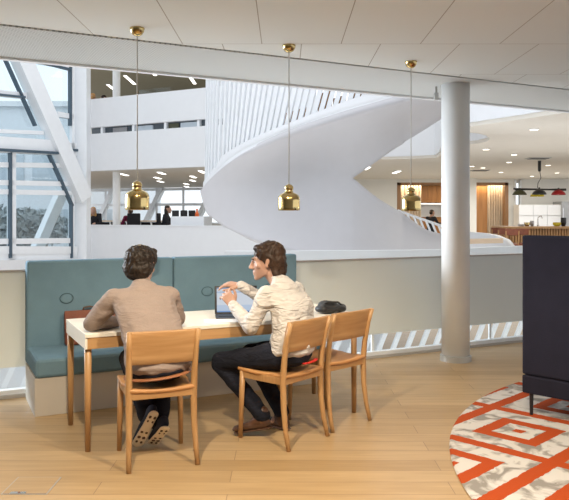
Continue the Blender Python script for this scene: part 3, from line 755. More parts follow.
# ribbon window in the upper parapet
rw = struct('window_1', mbox(B(), 0, AE, .16, .20, 3.90, 4.09), M['screen_dark'])
for xx in (100.5, 132, 164, 197):
    a = ax(xx); struct('mullion', mbox(B(), a - .04, a + .04, .05, .19, 3.90, 4.09), M['steel_white'], rw)
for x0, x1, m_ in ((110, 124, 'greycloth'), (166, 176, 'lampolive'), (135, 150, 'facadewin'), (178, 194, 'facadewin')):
    struct('ribbon_item', mbox(B(), ax(x0), ax(x1), .12, .17, 3.905, 4.05), M[m_], rw)  # coloured blocks standing in front of the dark strip
# back windows of the lower gallery: glass bays with slanted steel struts
GB = (GR1 - GL1); GB.z = 0; GD = GB.normalized(); GW = GB.length; GP = V((GL1.x, GL1.y, 0)) + GD.cross(V((0, 0, 1))) * .2
def gbar(bm, s0, z0, s1, z1, w, d): return bar(bm, GP + GD * s0 + V((0, 0, z0)), GP + GD * s1 + V((0, 0, z1)), w, d)
bw = B()
for z in (1.1, 2.0, 2.72): gbar(bw, 0, z, GW, z, .12, .12)
for k in range(9): gbar(bw, k * GW / 8, .45, k * GW / 8, 2.8, .10, .10)
w2 = struct('window_2', bw, M['steel_white'])
for k in range(4): struct('strut', gbar(B(), .6 + k * 2.7, .45, 1.9 + k * 2.7, 2.8, .30, .2), M['steel_white'], w2)
struct('pane', gbar(B(), 0, 1.6, GW, 1.6, .012, 2.3), M['clearglass'], w2)
struct('wall_gallery_low', gbar(B(), 0, .75, GW, .75, .2, .7), M['cafewall'])
def at(x, n): return mz(on_line(mz(0, n, 0), MD, x)[1], n, 0)
def setz(p, z): return V((p.x, p.y, z))
# gallery columns
gc = thing('column', 'slim white round column behind the lower gallery parapet, left of the left pendant', 'column', setz(at(116.5, .7), .45))
bm = B(); lathe(bm, [(.115, 0), (.115, 2.36)], seg=24); obj('shaft', bm, M['column'], gc); 
bm = B(); lathe(bm, [(.13, 0), (.13, .05)], seg=24); obj('base_collar', bm, M['colbase'], gc)
gu = dup(gc, setz(at(116.5, .7), 4.05), None, 'slim white round column behind the upper gallery parapet, near the left pendant cord')
gu.scale = (1, 1, 1.12)
for a, n in ((4.4, 6), (3.2, 9.5)):
    dup(gc, mz(a, n, .45), None, 'white column deep inside the lower gallery, %s' % ('right of the seated dark haired worker' if n == 6 else 'farthest back under the strip lamps'))
pb = tag(obj('planter_box', mbox(B(), ax(166.6), ax(199.8), .19, .6, 1.1, 1.45), M['white']), 'low white box rising above the lower gallery parapet', 'box')
pg = tag(obj('glass_screen', mbox(B(), ax(134.5), ax(166.5), .19, .22, 4.9, 5.10), M['clearglass']), 'low clear glass screen on the upper gallery parapet', 'screen')
# strip lamps of both galleries
def strip_lamp(a, n, z, ang, label, grp, L=1.0):
    t = thing('strip_lamp', label, 'ceiling light', mz(a, n, z), ang, grp)
    bm = B(); box(bm, (0, 0, -.012), (L + .05, .15, .024)); obj('frame', bm, M['steel_white'], t)
    bm = B(); box(bm, (0, 0, -.028), (L, .11, .012)); obj('diffuser', bm, M['strip'], t); return t
first = strip_lamp(.6, 2.0, 2.805, PI / 2, 'lit strip lamp in the lower gallery ceiling', 'strip lamps of the lower gallery')
for i, (a, n) in enumerate([(r * 1.5 + (.6 if q % 2 else 0) - q * .9, 1.6 + q * 2.1) for q in range(6) for r in range(8)]):
    if a + n * .5 > AE - .6 or a < .4 - n * .85: continue
    if i == 0: first.location = mz(a, n, 2.805)
    else: dup(first, mz(a, n, 2.805))
def ceil_pt(x, y, z): p = onz(x, y, z); return p
up = None
for (x, y) in ((130, 79.5), (192, 79), (151, 70), (113, 88), (212, 62)):
    p = ceil_pt(x, y, 6.70); t = strip_lamp(0, 0, 6.7, PI / 2, 'lit strip lamp in the olive ceiling of the upper gallery', 'strip lamps of the upper gallery', 1.7) if up is None else dup(up)
    if up is None: up = t
    t.location = p
# ---- office desks, screens, people in the lower gallery
def simple_person(label, loc, rz, cloth, hair, long_hair=False, stand=False):
    t = thing('person', label, 'person', loc, rz)
    hc = V((0, .06, 1.16)); R = frame((0, 1, -.12), (0, 0, 1)); nk = V((0, 0, 1.02))
    sl, sr = V((-.19, 0, .97)), V((.19, 0, .97)); el, er = V((-.25, .12, .74)), V((.25, .12, .74)); wl, wr = V((-.10, .36, .77)), V((.10, .36, .77))
    tor = [[(V((0, -.04, .55)), (.16, .11, .09)), (V((0, -.03, .75)), (.14, .10, .06))], [(V((0, -.03, .75)), (.14, .10, .06)), (V((0, 0, .9)), (.16, .11, .08))], [(V((0, 0, .9)), (.16, .11, .08)), (sl, .055), (sr, .055)]]
    b = head_prims(hc, R) + [[(nk, .05), (hc + V((0, -.02, -.07)), .048)]] + [[(c, tuple(k * .85 for k in r) if isinstance(r, tuple) else r * .8) for c, r in h] for h in tor]
    b += chain([sl, el, wl], [.043, .034, .026]) + chain([sr, er, wr], [.043, .034, .026]) + hand(wl, (.1, 1, -.1), (0, 0, 1), 1) + hand(wr, (-.1, 1, -.1), (0, 0, 1), -1)
    leg = []
    for s in (-1, 1): leg += chain([V((s * .09, 0, .53)), V((s * .12, .40, .50)), V((s * .11, .36, .10))], [.085, .064, .048])
    if stand:
        leg = []
        for s in (-1, 1): leg += chain([V((s * .09, 0, .53)), V((s * .10, .03, .12)), V((s * .10, 0, -.30))], [.09, .062, .048])
    b += [[(V((s * .11, .36, .05)), .035), (V((s * .12, .50, .03)), .03)] for s in (-1, 1)] if not stand else [[(V((s * .10, 0, -.36)), .04), (V((s * .12, .14, -.385)), .03)] for s in (-1, 1)]
    meshobj('body', union(b, .012, 2), M['skin'], t)
    meshobj('top', union(tor + chain([sl, el, wl], [.062, .05, .04]) + chain([sr, er, wr], [.062, .05, .04]), .014, 2), M[cloth], t)
    meshobj('trousers', union(leg + [[(V((0, -.04, .54)), (.165, .115, .09))]], .014, 2), M['darkcloth'], t)
    h = [[(hc + R @ V((0, -.022, .046)), (.083, .096, .079), R)], [(hc + R @ V((0, -.055, -.01)), (.076, .058, .07), R)]]
    if long_hair: h += [[(hc + V((s * .06, -.03, -.03)), .035), (hc + V((s * .07, -.02, -.16)), .035)] for s in (-1, 1)] + [[(hc + V((0, -.07, -.02)), .05), (hc + V((0, -.06, -.17)), .05)]]
    meshobj('hair', union(h, .012, 1), M[hair], t); return t
def office_chair(label, loc, rz, cloth):
    t = thing('office_chair', label, 'chair', loc, rz, None)
    bm = B(); box(bm, (0, 0, .44), (.46, .44, .07)); obj('seat', bm, M[cloth], t, bevel=.02)
    bm = B(); box(bm, (0, -.22, .82), (.44, .06, .55)); obj('backrest', bm, M[cloth], t, bevel=.025)
    bm = B(); lathe(bm, [(.03, .06), (.03, .42)], seg=12); obj('stem', bm, M['blackmetal'], t)
    for k in range(5):
        bm = B(); tube(bm, [(0, 0, .08), (.28 * math.cos(k * 1.2566), .28 * math.sin(k * 1.2566), .03)], .02, 6); obj('foot', bm, M['blackmetal'], t)
    return t
face_us = math.radians(180)
simple_person('person with long blond hair and black top, far left in the lower gallery', setz(at(93.5, 1.0), .47), MA + face_us + .6, 'darkcloth', 'blond', True)
simple_person('person in maroon top seated under the left pendant in the lower gallery', setz(at(131, 1.6), .45), MA + 1.1, 'maroon', 'hair2')
simple_person('person with dark hair and black top left of the white parapet box', setz(at(166.0, 1.2), .50), MA - 1.1, 'darkcloth', 'hair1', True)
simple_person('person with brown hair behind the upper gallery parapet, nearer the corner post', setz(at(92.5, .9), 4.05), MA + .4, 'darkcloth', 'blond')
simple_person('person with black hair behind the upper gallery parapet, beside the round column', setz(at(102.5, 1.55), 4.10), MA - .5, 'maroon', 'hair1')
for i, (x, n, lb) in enumerate(((93.5, 1.0, 'blond worker'), (131, 1.6, 'worker in maroon'), (166.0, 1.2, 'dark haired worker'))):
    office_chair('black office chair under the ' + lb, setz(at(x, n), .45), (MA + face_us + .6, MA + 1.1, MA - 1.1)[i], 'darkcloth')
for i, (x, n) in enumerate(((106, 2.4), (146, 2.9), (184, 2.3))):
    t = thing('desk', 'pale wooden office desk ' + ('beside the blond worker', 'under the left pendant behind the parapet', 'carrying three black monitors')[i], 'desk', setz(at(x, n), .45), MA)
    bm = B(); box(bm, (0, 0, .84), (1.3, .7, .04)); obj('desktop', bm, M['desk'], t)
    bm = B(); box(bm, (0, .3, .60), (1.2, .03, .40)); obj('modesty_panel', bm, M['darkcloth'], t)
    for s in (-1, 1):
        for q in (-1, 1):
            bm = B(); bar(bm, (s * .6, q * .3, 0), (s * .45, q * .3, .82), .04, .04); obj('leg', bm, M['steel_white'], t)
for x, n in ((175.5, 2.25), (184, 2.25), (192, 2.3)):
    t = thing('monitor', 'black computer monitor on the desk ' + ('nearest the dark haired worker' if x < 178 else 'in the middle of three' if x < 188 else 'next to the orange bottle'), 'monitor', setz(at(x, n), 1.31), MA + .2)
    bm = B(); box(bm, (0, 0, .22), (.235, .03, .22)); obj('screen', bm, M['black'], t, bevel=.006)
    bm = B(); box(bm, (0, .02, .08), (.05, .03, .16)); obj('stand', bm, M['blackmetal'], t)
    bm = B(); box(bm, (0, .02, .008), (.16, .14, .016)); obj('foot', bm, M['blackmetal'], t)
osn = thing('bottle', 'small orange bottle standing on the desk behind the white parapet box', 'bottle', setz(at(197, 2.15), 1.31), 0)
bm = B(); lathe(bm, [(.055, 0), (.06, .03), (.06, .22), (.03, .28), (.028, .33)], seg=16); obj('body', bm, M['orange'], osn)
bm = B(); lathe(bm, [(.03, .33), (.03, .37)], seg=16); obj('cap', bm, M['orange'], osn)

# ---- window wall at the left
WP = px(75, 216, 20.0); WP.z = 0; WD = V((-.5, -.866, 0)).normalized(); WN = V((WD.y, -WD.x, 0))
def wp(x, y, off=0.0):
    p, t = on_line(WP, WD, x); return V((p.x, p.y, zat(y, p.y))) + WN * off
def wbar(bm, x0, y0, x1, y1, w, d=.15, off=0.0): return bar(bm, wp(x0, y0, off), wp(x1, y1, off), w, d, up=WN) 
struct('wall_window_low', bar(B(), wp(-80, 262) + V((0, 0, -1.2)), wp(90, 258) + V((0, 0, -1.2)), .3, 2.4), M['white'])
bm = B(); box(bm, px(81, 216, 20.25) * 1.0 + V((0, 0, 2.3)), (.44, .44, 9)); struct('column_corner', bm, M['steel_white'])
struct('column_diagonal', bar(B(), wp(-8, 0, -.12), wp(80, 199, -.12), .46, .34, up=WN), M['steel_white'])
fr = struct('window_3', wbar(wbar(B(), -80, 140, 56, 148, .40, .3), -80, 250, 75, 250, .2, .2), M['steel_white'])
def win(name, m, *bars): 
    bm = B()
    for b_ in bars: wbar(bm, *b_)
    return struct(name, bm, m, fr)
win('transom', M['steel_white'], (-80, 164, 60, 165.5, .13), (-80, 181, 68, 184, .13), (-80, 190.5, 70, 193, .13), (-80, 242.5, 72, 240.5, .14), (-80, 257.5, 75, 256.5, .2),
    (-80, 85, 25, 96, .16), (32, 60, 70, 67, .14), (56, 114, 72, 117, .14), (-80, 128, 42, 133, .10), (60, 145, 75, 147, .20), (60, 153, 75, 154, .1))
win('mullion', M['steel_white'], (11.5, 148, 11.5, 262, .17), (-25, 0, -25, 262, .17), (71.5, 50, 71.5, 262, .10), (-55, 0, -55, 262, .17))
win('gasket', M['frame'], (-6, 40, 33, 126, .05, .12, -.08), (46, 153, 70, 206, .06, .12, -.08), (69, 203, 69, 258, .045, .12, -.08), (-80, 146, 54, 153.5, .07, .12, -.19), (68, 62, 68, 126, .05, .12, -.08),
    (7.5, 150, 7.5, 258, .06, .1, -.1), (32, 61, 68, 70, .06, .1, -.08), (-80, 87.5, 22, 97.5, .05, .1, -.1), (60, 149.5, 74, 150.5, .07, .1, -.12))
win('pane', M['glass'], (-80, 130, 75, 130, 14, .01, .03))
# beyond the glass
struct('ground', box(B(), (0, 60, -4.2), (260, 260, .2)), M['ground'])
bl = thing('office_block', 'pale grey building seen through the tall windows at the left', 'building', (-22, 46, -4.1))
bm = B(); box(bm, (0, 0, 6.0), (26, 10, 12.0)); obj('wall', bm, M['facade'], bl)
for z in (5.2, 8.4):
    for k in range(9):
        bm = B(); box(bm, (-11.2 + k * 2.8, -5.02, z), (2.3, .1, 1.5)); obj('window', bm, M['facadewin'], bl)
bm = B(); box(bm, (0, 0, 12.1), (26.6, 10.6, .3)); obj('roof_edge', bm, M['steel_white'], bl)
ex = thing('exterior_strut', 'white strut outside the lower left window leaning the opposite way', 'strut', (0, 0, 0)); 
bm = B(); bar(bm, px(62, 192, 23), px(31, 262, 22.2), .34, .3); obj('shaft', bm, M['steel_white'], ex)
bm = B(); bar(bm, px(31, 262, 22.2), px(31, 262, 22.2) + V((0, 0, -4)), .4, .4); obj('post', bm, M['steel_white'], ex)
def tree(label, loc, h, r, seed):
    t = thing('tree', label, 'tree', loc); random.seed(seed)
    bm = B(); tube(bm, [(0, 0, 0), (.05, 0, h * .4), (0, .05, h * .75)], [.14, .11, .05], 8); obj('trunk', bm, M['brownwood'], t)
    bm = B()
    for k in range(900):
        d = V((random.gauss(0, 1), random.gauss(0, 1), random.gauss(0, 1))).normalized() * r * (random.random() ** .4)
        c = V((d.x, d.y, h * .75 + d.z * .8)); s = .16
        q = Euler((random.random() * 6, random.random() * 6, 0)).to_matrix()
        bm.faces.new([bm.verts.new(c + q @ V(p)) for p in ((-s, 0, 0), (0, -s * .5, 0), (s, 0, 0), (0, s * .5, 0))])
    obj('foliage', bm, M['tree'], t)
for x, Y, lab, sd_ in ((20, 32.5, 'grey green tree outside in the middle of the lower left window', 3), (46, 37.5, 'grey green tree outside, behind the leaning exterior strut', 5), (-2, 27, 'grey green tree outside at the left edge of the picture', 8)):
    p = px(x, 216, Y); tree(lab, (p.x, p.y, -4.1), 6.6, 1.25, sd_)

# ================================================================== SPIRAL RAMP
RC, RR = V((.93, 13.2, 0)), 2.45
def on_circ(x, r):
    k = (x - CX) / F; A = k * k + 1; b = k * RC.x + RC.y; c = RC.x ** 2 + RC.y ** 2 - r * r
    Y = (b - math.sqrt(max(b * b - A * c, 0))) / A; return V((k * Y, Y, 0))
def rdist(x):
    k = (x - CX) / F; return abs(RC.x - k * RC.y) / math.sqrt(1 + k * k)
def curve(pts):
    xs = np.array([p[0] for p in pts], float); ys = np.array([p[1] for p in pts], float)
    m = np.gradient(ys, xs)
    def f(x):
        i = int(np.clip(np.searchsorted(xs, x) - 1, 0, len(xs) - 2)); h = xs[i + 1] - xs[i]; t = min(max((x - xs[i]) / h, -.2), 1.2)
        return (2 * t**3 - 3 * t**2 + 1) * ys[i] + (t**3 - 2 * t**2 + t) * h * m[i] + (-2 * t**3 + 3 * t**2) * ys[i + 1] + (t**3 - t**2) * h * m[i + 1]
    return f
band_lo = curve([(203, 191), (210, 182), (217.4, 174), (235.7, 158), (258, 145.5), (281.4, 135.4), (304, 127), (327, 119.4), (350, 112), (372.8, 105.7), (409.4, 95.6), (440, 88), (468, 82)])
band_hi = curve([(203, 183), (210.6, 167.4), (222, 156), (235.7, 146.8), (258.6, 135.4), (281, 126), (304, 117), (327, 108), (350, 99.5), (375, 92), (410, 82), (440, 74), (468, 67)])
bottom = curve([(203, 192), (208, 210), (216, 219), (226.5, 227), (249, 238.5), (270, 246), (290, 252), (330, 262), (400, 275), (468, 285)])
n_up = curve([(352, 178.2), (377, 160), (389.5, 151), (420, 132), (442, 117.6), (468, 101)])
n_lo = curve([(352, 178.2), (375, 197.3), (406, 216.5), (426, 230), (436, 233), (468, 236)])
mid_l = curve([(203, 191.5), (225, 190), (260, 186), (310, 181), (352, 178.2)])
def b_of(x):
    u = min(max((x - 206) / 120.0, 0), 1); u = u * u * (3 - 2 * u)
    return min(.85 * u, max(.72 * (RR - rdist(x)), 0))
ang0 = math.asin(RR / math.hypot(RC.x, RC.y)); angc = math.atan2(RC.x, RC.y)
XL = CX + F * math.tan(angc - ang0) + .05; XR = CX + F * math.tan(angc + ang0) - .05
xs = [XL + (XR - XL) * (1 - math.cos(PI * i / 120)) / 2 for i in range(121)]
xs = sorted(set([x for x in xs if abs(x - 352) > .8] + [352.0]))
NV = 14
def rp(x, y, r):
    p = on_circ(x, r); return V((p.x, p.y, zat(y, p.y)))
stair = thing('spiral_staircase', 'huge smooth white spiral ramp with slanted white balusters in the atrium', 'staircase', (RC.x, RC.y, 0))
O = V((RC.x, RC.y, 0))
up_rows, lo_rows = [], []
for x in xs:
    b = b_of(x); left = x <= 352
    yt = band_lo(max(x, 203)); yu = mid_l(max(x, 203)) if left else n_up(x); yl = yu if left else n_lo(x); yb = max(bottom(max(x, 203)), yl + 1)
    r1, r2 = [], []
    for i in range(NV + 1):
        v = i / NV
        r1.append(rp(x, yt + (yu - yt) * v, RR - b * math.sin(v * PI / 2)) - O)
        r2.append(rp(x, yl + (yb - yl) * v, RR - b * math.cos(v * PI / 2)) - O)
    up_rows.append(r1); lo_rows.append(r2)
bm = B(); grid(bm, up_rows); grid(bm, lo_rows); bmesh.ops.remove_doubles(bm, verts=bm.verts, dist=.004)
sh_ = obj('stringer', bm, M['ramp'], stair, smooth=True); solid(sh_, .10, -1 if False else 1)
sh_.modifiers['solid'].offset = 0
# lighter kerb band along the top of the flight
bm = B(); rows = []
for x in xs: rows.append([rp(x, band_hi(max(x, 203)), RR - min(.16, (RR - rdist(x)) * .7)) - O, rp(x, band_lo(max(x, 203)), RR) - O])
grid(bm, rows); kb = obj('kerb', bm, M['white'], stair, smooth=True)
# walking deck inside the kerb
bm = B(); rows = []
for x in xs[6:-6]:
    p = rp(x, band_lo(x) - 4, RR - .05); d = V((RC.x - p.x, RC.y - p.y, 0)).normalized(); rows.append([p - O, p + d * 1.25 - O])
grid(bm, rows); dk = obj('deck', bm, M['white'], stair, smooth=True); solid(dk, .08, 0)
# back of the spiral: a curved white wall rising behind, and the inner parapet
def arc_wall(r, t0, t1, zf0, zf1, n=60):
    rows = []
    for i in range(n + 1):
        t = t0 + (t1 - t0) * i / n; s = i / n
        rows.append([V((r * math.cos(t), r * math.sin(t), zf0(s))), V((r * math.cos(t), r * math.sin(t), zf1(s)))])
    return grid(B(), rows)
ob = obj('back_parapet', arc_wall(2.05, math.radians(178), math.radians(97), lambda s: 1.6 + .6 * s, lambda s: 4.2 + .6 * s), M['white'], stair, smooth=True); solid(ob, .1, 0)
# brown handrail wall behind the balusters
for j, (x0, x1, h0, h1) in enumerate(((252, 264, 9, 8), (281, 306, 11, 9), (318, 332, 17, 16), (333, 346, 7, 6), (349, 362, 9, 7), (363, 378, 6, 5))):
    bm = B(); rows = []
    for x in np.linspace(x0, x1, 6):
        f = (x - x0) / (x1 - x0); p0 = rp(x, band_hi(x) + 3, 1.95); p1 = rp(x, band_hi(x) - (h0 + (h1 - h0) * f), 1.95); rows.append([p0 - O, p1 - O])
    o = obj('wooden_cladding', grid(bm, rows), M['brownwood'], stair, smooth=True); solid(o, .04, 0); o['label'] = 'brown wooden cladding'
# balusters: flat slanted fins standing on the kerb
def azim(p): return math.atan2(p.y - RC.y, p.x - RC.x)
tl = azim(on_circ(XL + .3, RR)); tr = azim(on_circ(430, RR))
if tl > 0: tl -= 2 * PI
NF = 40
azs = [(azim(on_circ(x, RR)) if azim(on_circ(x, RR)) < 0 else azim(on_circ(x, RR)) - 2 * PI, x) for x in xs]
for i in range(NF):
    t = tl + (tr - tl) * (i + .5) / NF
    x = float(np.interp(t, [a[0] for a in azs], [a[1] for a in azs])) if azs[0][0] < azs[-1][0] else float(np.interp(-t, [-a[0] for a in azs], [a[1] for a in azs]))
    p = on_circ(x, RR - min(.16, (RR - rdist(x)) * .7)); z0 = zat(band_hi(max(x, 203)), p.y) - .05
    f = i / NF; Lf = 2.25 - .5 * f; sh = .02 + .36 * min(f * 1.3, 1)
    r1 = RR - min(.16, (RR - rdist(x)) * .7) - .03; r2 = RR - .06 - .26 * min(f * 3, 1)
    t2 = t + sh * Lf / RR
    a_ = V((r1 * math.cos(t), r1 * math.sin(t), z0)); b_ = V((r2 * math.cos(t2), r2 * math.sin(t2), z0 + Lf))
    bm = B(); bar(bm, a_, b_, .072, .04, up=V((-math.sin(t), math.cos(t), 0)).cross(V((0, 0, 1)))); obj('baluster', bm, M['steel_white'], stair)
# inner balusters of the lower flight, seen above its parapet at the right
bm = B(); tube(bm, [px(398, 210.5, 12.3) - O, px(420, 218.5, 12.3) - O, px(446, 227.5, 12.3) - O], .022, 8); obj('handrail', bm, M['white'], stair)
for k in range(7):
    x = 401 + k * 6.2; y = 211.5 + (x - 401) * .355
    bm = B(); bar(bm, px(x, y, 12.3) - O, px(x + 6, y + 15, 12.3) - O, .045, .03); obj('baluster', bm, M['steel_white'], stair)
# lower flight seen through the gap under the balustrade
lf = thing('lower_flight', 'white lower ramp flight with slanted bars seen through the gap under the balustrade', 'staircase', (0, 11.2, 0), TH * .6)
bm = B(); box(bm, (2, 0, -1.45), (14, .12, .8)); obj('stringer', bm, M['white'], lf)
bm = B(); box(bm, (2, 0, -.1), (14, .06, .05)); obj('handrail', bm, M['white'], lf)
bm = B(); box(bm, (-1.4, .5, -.8), (6.6, .1, 1.6)); obj('side_panel', bm, M['white'], lf)
for k in range(52):
    x = -4.8 + k * .26; bm = B(); bar(bm, (x, 0, -1.2), (x + .48, 0, -.1), .075, .05, up=V((0, 1, 0))); obj('baluster', bm, M['steel_white'], lf)
struct('floor_lower', box(B(), (3, 22, -3.9), (34, 32, .2)), M['lowfloor'])

# ================================================================== CAFE SIDE
cz = 2.80
def cp(x, y): p = onz(x, y, cz); return (p.x, p.y)
edge = [cp(760, 84), cp(569, 112), cp(520, 119.5), cp(468, 127), cp(452, 129.8), cp(449, 131), cp(455, 132), cp(468, 132.6), cp(479, 133.6), cp(486, 135.6), cp(490, 138.6), cp(487, 141.3), cp(479, 143.3), cp(468, 144.6), cp(443, 149), cp(441, 154), cp(436, 157.6), cp(410, 158.8), cp(377, 159.5), cp(340, 161)]
BY = 25.5
poly = edge + [(.2, BY + 3), (14, BY + 3), (14, edge[0][1])]
struct('ceiling_cafe', prism(B(), poly, cz, cz + .06), M['cafeceil'])
rows = [[V((p[0], p[1], cz + .06)), V((p[0], p[1], 4.1))] for p in edge]
fa = struct('wall_void', grid(B(), rows), M['white']); solid(fa, .08, 0)
cfl = [px(530, 216, 10.6), px(470, 216, 11.9), px(440, 216, 14.5)]
struct('floor_cafe', prism(B(), [(2.4, 15.4), (4.2, 13.9), (14, 12), (14, BY + 3), (2.2, BY + 3)], -.35, 0), M['cafefloor'])
# white landing parapets
bm = B(); P = [px(225, 216, 9.3), px(300, 216, 9.25), px(380, 216, 9.2), px(445, 216, 9.25), px(500, 216, 9.35), px(560, 216, 9.4), px(700, 216, 9.0)]
rows = [[V((p.x, p.y, .12)), V((p.x, p.y, zat(y, p.y)))] for p, y in zip(P, (251, 250.8, 250.2, 249.4, 246.5, 245, 244))]
lnd = struct('wall_landing', grid(B(), rows), M['white']); solid(lnd, .14, 0)
lp2 = thing('landing_bench', 'rounded white landing parapet with a pale wooden ledge, right of the column', 'parapet', (0, 0, 0))
cpt = [(455, 231), (470, 232), (485, 233.2), (497, 235.5), (506, 240), (510, 247)]
bm = B(); rows = []
for i, (x, y) in enumerate(cpt):
    p = px(x, 216, 11.6 - .12 * i); rows.append([V((p.x, p.y, .12)), V((p.x, p.y, zat(y, p.y)))])
o = obj('shell', grid(bm, rows), M['white'], lp2, smooth=True); solid(o, .2, 0)
bm = B(); p0, p1 = px(462, 241.5, 10.9), px(503, 240.5, 10.7); bar(bm, p0, p1, .30, .07); obj('ledge', bm, M['desk'], lp2)
# back wall with framed opening
def byp(x, y, Y=BY): return px(x, y, Y)
def wallbox(bm, x0, x1, y0, y1, Y=BY, d=.2):
    a, b = px(x0, y0, Y), px(x1, y1, Y); return box(bm, ((a.x + b.x) / 2, Y + d / 2, (a.z + b.z) / 2), (abs(b.x - a.x), d, abs(a.z - b.z)))
ztop = 2.81
def wl(x0, x1, y0=None, y1=None):
    X0, X1 = (x0 - CX) / F * BY, (x1 - CX) / F * BY; z1 = ztop if y0 is None else zat(y0, BY); z0 = -.1 if y1 is None else zat(y1, BY)
    return box(B(), ((X0 + X1) / 2, BY + .15, (z0 + z1) / 2), (X1 - X0, .3, z1 - z0))
struct('wall_cafe_left', wl(330, 397), M['cafewall']); struct('wall_cafe_over', wl(397, 508.5, None, 182.5), M['cafewall']); struct('wall_cafe_right', wl(508.5, 516), M['cafewall'])
struct('wall_cafe_middle', box(B(), px(469, 216, BY - .4) + V((0, 0, 0)), (.40, .5, 5.4 if False else 2.7)), M['cafewall'])
dr = struct('door_1', wl(397, 400.5, 182.5), M['brownwood'])
for a in ((505, 508.5, 182.5, None), (397, 508.5, 182.5, 185.2)): struct('door_frame', wl(*a), M['brownwood'], dr)
struct('wall_niche_back', box(B(), ((440 - CX) / F * 28.4, 28.4, 1.3), (5.3, .2, 3)), M['cafewood'])
def curtain(x0, x1, Y, label):
    X0, X1 = (x0 - CX) / F * Y, (x1 - CX) / F * Y; n = 60; rows = []
    for i in range(n + 1):
        s = i / n; rows.append([V((X0 + (X1 - X0) * s, Y + .06 * math.sin(s * 44), z)) for z in (.05, 1.4, 2.62)])
    o = obj('curtain', grid(B(), rows), M['curtain'], smooth=True); solid(o, .01, 0); tag(o, label, 'curtain')
curtain(401, 421, BY + .55, 'pale curtain at the left of the wood framed opening, behind the right pendant')
curtain(487.5, 504.5, BY + .55, 'pale curtain at the right end of the wood framed opening')
wpn = tag(obj('wood_panel', wallbox(B(), 471, 487, 186, 245, BY + .6, .1), M['cafewood']), 'amber wood panel lit from above beside the pale curtain', 'panel')
cb = thing('wall_cabinet', 'orange brown wall cabinets above the bright serving niche', 'cabinet', px(432, 216, BY + 1.6) * 1.0)
def rel(o, x0, x1, y0, y1, Y, d, nm, m, parent):
    a, b = px(x0, y0, Y), px(x1, y1, Y); bm = B(); box(bm, V(((a.x + b.x) / 2, Y + d / 2, (a.z + b.z) / 2)) - o.location, (abs(b.x - a.x), d, abs(a.z - b.z))); return obj(nm, bm, m, parent)
for k in range(4):
    x0 = 419 + k * 9; rel(cb, x0 + .2, x0 + 8.8, 186, 202.5, BY + 1.4, .3, 'door', M['cafewood'], cb)
rel(cb, 419, 455, 185, 203, BY + 1.7, .3, 'carcass', M['brownwood'], cb)
nc = thing('serving_counter', 'low wooden serving counter with white back panel under the wall cabinets', 'counter', px(432, 216, BY + 1.6) * 1.0)
rel(nc, 419, 455, 217, 254.2, BY + 1.2, .8, 'front', M['cafewood'], nc); rel(nc, 419, 456, 215.5, 217, BY + 1.15, .9, 'worktop', M['white'], nc); rel(nc, 419, 456, 203, 215.5, BY + 2.1, .05, 'back_panel', M['white'], nc)
ll = thing('under_cabinet_lamp', 'lit strip lamp below the orange brown wall cabinets', 'lamp', px(432, 203.2, BY + 1.55)); bm = B(); box(bm, (0, 0, -.02), (1.2, .06, .03)); obj('diffuser', bm, M['strip'], ll); bm = B(); box(bm, (0, 0, .0), (1.25, .1, .02)); obj('housing', bm, M['steel_white'], ll)
simple_person('person in dark clothes bending at the serving counter behind the right pendant', setz(px(431, 216, BY + .4), .42), -1.0, 'darkcloth', 'hair1', False, True)
# window strip and kitchen wall on the right
w4 = struct('window_4', wallbox(wallbox(B(), 515.2, 516.4, 180, 226, BY - .1, .2), 520.2, 521.4, 180, 226, BY - .1, .2), M['steel_white'])
struct('pane', wallbox(B(), 516.4, 520.2, 180, 226, BY, .02), M['clearglass'], w4)
struct('wall_kitchen', wallbox(B(), 521, 640, 172, 260, BY, .2), M['cafewall'])
kc = thing('kitchen_cabinet', 'row of tall off white kitchen cabinets behind the wooden bar', 'cabinet', px(540, 216, BY - .6) * 1.0)
for k in range(3):
    x0 = 519 + k * 14.2; rel(kc, x0 + .15, x0 + 14.05, 205, 215.5, BY - .9, .05, 'door', M['white'], kc); rel(kc, x0 + .15, x0 + 14.05, 216, 240, BY - .9, .05, 'door', M['white'], kc)
rel(kc, 519, 561.6, 204.5, 256.6, BY - .8, .6, 'carcass', M['cafewall'], kc)
rf = thing('refrigerator', 'brushed steel tall refrigerator at the right end of the white cabinets', 'refrigerator', px(566, 216, BY - .8) * 1.0)
rel(rf, 561.8, 580, 201.5, 257.5, BY - 1.0, .8, 'body', M['steel'], rf); rel(rf, 563, 563.8, 208, 222, BY - 1.08, .05, 'handle', M['silver'], rf)
# bar
BARY = 17.5
bar_ = thing('bar_counter', 'wooden slatted bar counter behind the navy sofa', 'counter', px(540, 216, BARY) * 1.0)
rel(bar_, 503.5, 640, 226.5, 228.6, BARY - .1, 1.0, 'worktop', M['oakx'], bar_)
bm = B()
rel(bar_, 506, 640, 228.6, 276, BARY + .12, .7, 'front', M['cafewood'], bar_)
for k in range(24):
    x = 507 + k * 2.75; rel(bar_, x, x + 1.5, 228.8, 274, BARY + .06, .06, 'slat', M['oak'], bar_)
zt = zat(226.5, BARY)
tp_ = thing('tap', 'silver curved tap on the bar worktop', 'tap', (px(538, 216, BARY + .5).x, BARY + .5, zt))
bm = B(); tube(bm, [(0, 0, 0), (0, 0, .2), (.03, 0, .26), (.09, 0, .26), (.11, 0, .2)], .014, 8); obj('spout', bm, M['silver'], tp_); bm = B(); lathe(bm, [(.03, 0), (.03, .03)], seg=12); obj('base', bm, M['silver'], tp_)
